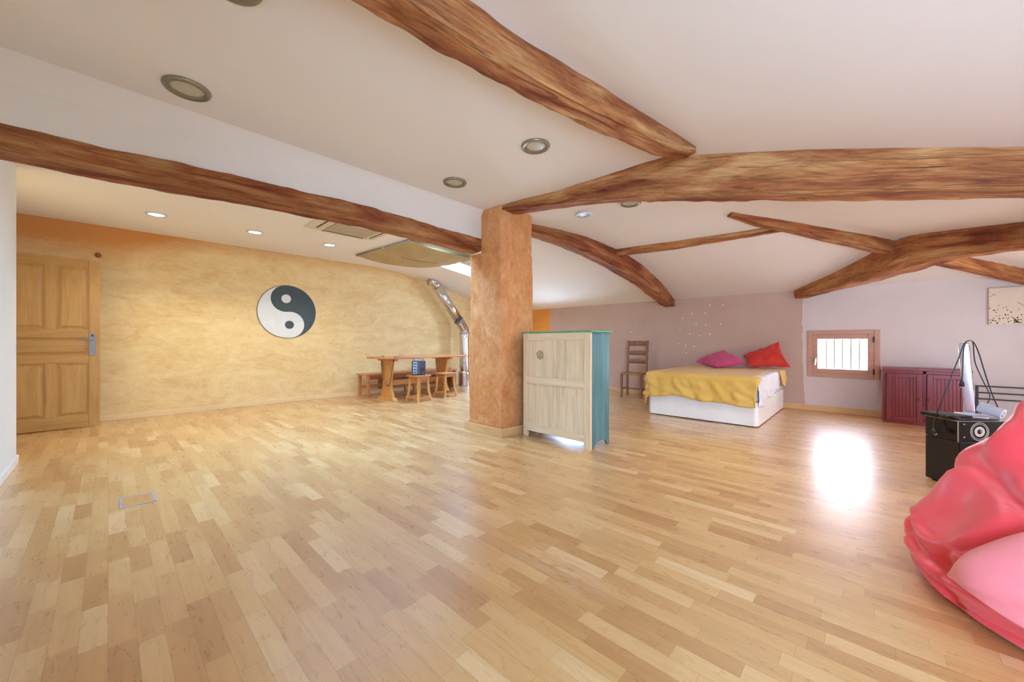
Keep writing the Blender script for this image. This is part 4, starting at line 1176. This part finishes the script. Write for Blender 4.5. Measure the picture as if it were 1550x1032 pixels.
# ------------------------------------------------------------------ daylight, fills for unseen windows, and lamps
def area(name, loc, rot, sx, sy, power, col):
    l = bpy.data.lights.new(name, 'AREA'); l.shape = 'RECTANGLE'; l.size = sx; l.size_y = sy; l.energy = power; l.color = col
    o = bpy.data.objects.new(name, l); COL.objects.link(o); o.location = loc; o.rotation_euler = rot
    return o
LIGHTS = {
    'skylight_daylight': ((4.3, 5.55, 2.93), (0, 0, 0), 1.75, .46, 309.8, (0.356, 0.592, 1.000)),
    'unseen_roof_light': ((2.2, 4.0, 2.83), (0, 0, 0), 1.95, .56, 129.2, (0.315, 0.605, 1.000)),  # daylight put above the unseen roof opening
    'attic_fill': ((3.75, .65, 2.73), (0, 0, 0), .46, .85, 37.2, (1.000, 0.984, 0.887)),  # fill for the bed side through the added roof opening
    'casement_daylight': ((7.60, .30, .86), (0, math.radians(90), 0), .62, .75, 38.6, (0.774, 0.774, 1.000)),
    'left_fill': ((X0 - .22, -1.15, .95), (0, math.radians(-90), 0), 1.38, 1.15, 238.5, (0.428, 0.656, 1.000)),  # fill lamp outside the added left window
    'near_fill': ((2.1, Y0 - .22, .81), (math.radians(90), 0, 0), 2.15, 1.35, 4.8, (0.477, 0.538, 1.000)),  # fill lamp for the added glazing behind the camera
    'side_fill': ((5.4, Y0 - .22, .81), (math.radians(90), 0, 0), 1.55, 1.35, 45.3, (1.000, 0.894, 0.970)),  # fill lamp shining in through the added window toward the bed
    'unseen_wall_light': ((X1 + .31, 5.10, .735), (0, math.radians(90), 0), .75, .78, 129.2, (0.471, 0.677, 1.000)),  # daylight put outside the unseen window behind the cabinet
    'hall_fill': ((-1.22, 5.75, 1.5), (0, math.radians(-90), 0), 1.18, .48, 12.5, (1.000, 0.748, 0.359)),  # warm fill lamp at the added hall opening
}
for k, (lo, ro, sx_, sy_, pw, tint) in LIGHTS.items():
    area(k, lo, ro, sx_, sy_, pw, tint)
LAMP = 46; LAMP_TINT = (1.0, .99, .89)
for x, y, lab in ON:
    l = bpy.data.lights.new('downlight_beam', 'SPOT'); l.energy = LAMP; l.spot_size = math.radians(125); l.spot_blend = .6; l.shadow_soft_size = .07; l.color = LAMP_TINT
    o = bpy.data.objects.new('downlight_beam', l); COL.objects.link(o); o.location = (x, y, 2.52)

wd = bpy.data.worlds.new('daylight'); SC.world = wd; wd.use_nodes = True
nt = wd.node_tree; bg = nt.nodes['Background']
tc = nt.nodes.new('ShaderNodeTexCoord'); sp_ = nt.nodes.new('ShaderNodeSeparateXYZ'); nt.links.new(tc.outputs['Generated'], sp_.inputs[0])
rp = nt.nodes.new('ShaderNodeValToRGB'); nt.links.new(sp_.outputs[2], rp.inputs[0])
rp.color_ramp.elements[0].position = 0.0; rp.color_ramp.elements[0].color = (.80, .90, .82, 1)
rp.color_ramp.elements[1].position = .12; rp.color_ramp.elements[1].color = (.88, .95, 1.0, 1)
nt.links.new(rp.outputs[0], bg.inputs[0]); bg.inputs[1].default_value = 1.3

# ------------------------------------------------------------------ camera and view
cam = bpy.data.cameras.new('camera'); co = bpy.data.objects.new('camera', cam); COL.objects.link(co)
cam.sensor_width = 36; cam.lens = 36 * 575.5 / 1550; cam.clip_start = .02
co.location = (0, 0, 1.05); co.rotation_euler = (math.radians(90), 0, math.radians(-46.72))
SC.camera = co
SC.cycles.max_bounces = 14; SC.cycles.diffuse_bounces = 8
SC.view_settings.view_transform = 'Standard'; SC.view_settings.look = 'None'
SC.view_settings.exposure = 0.08; SC.view_settings.gamma = 1.0
SC.view_settings.use_curve_mapping = False
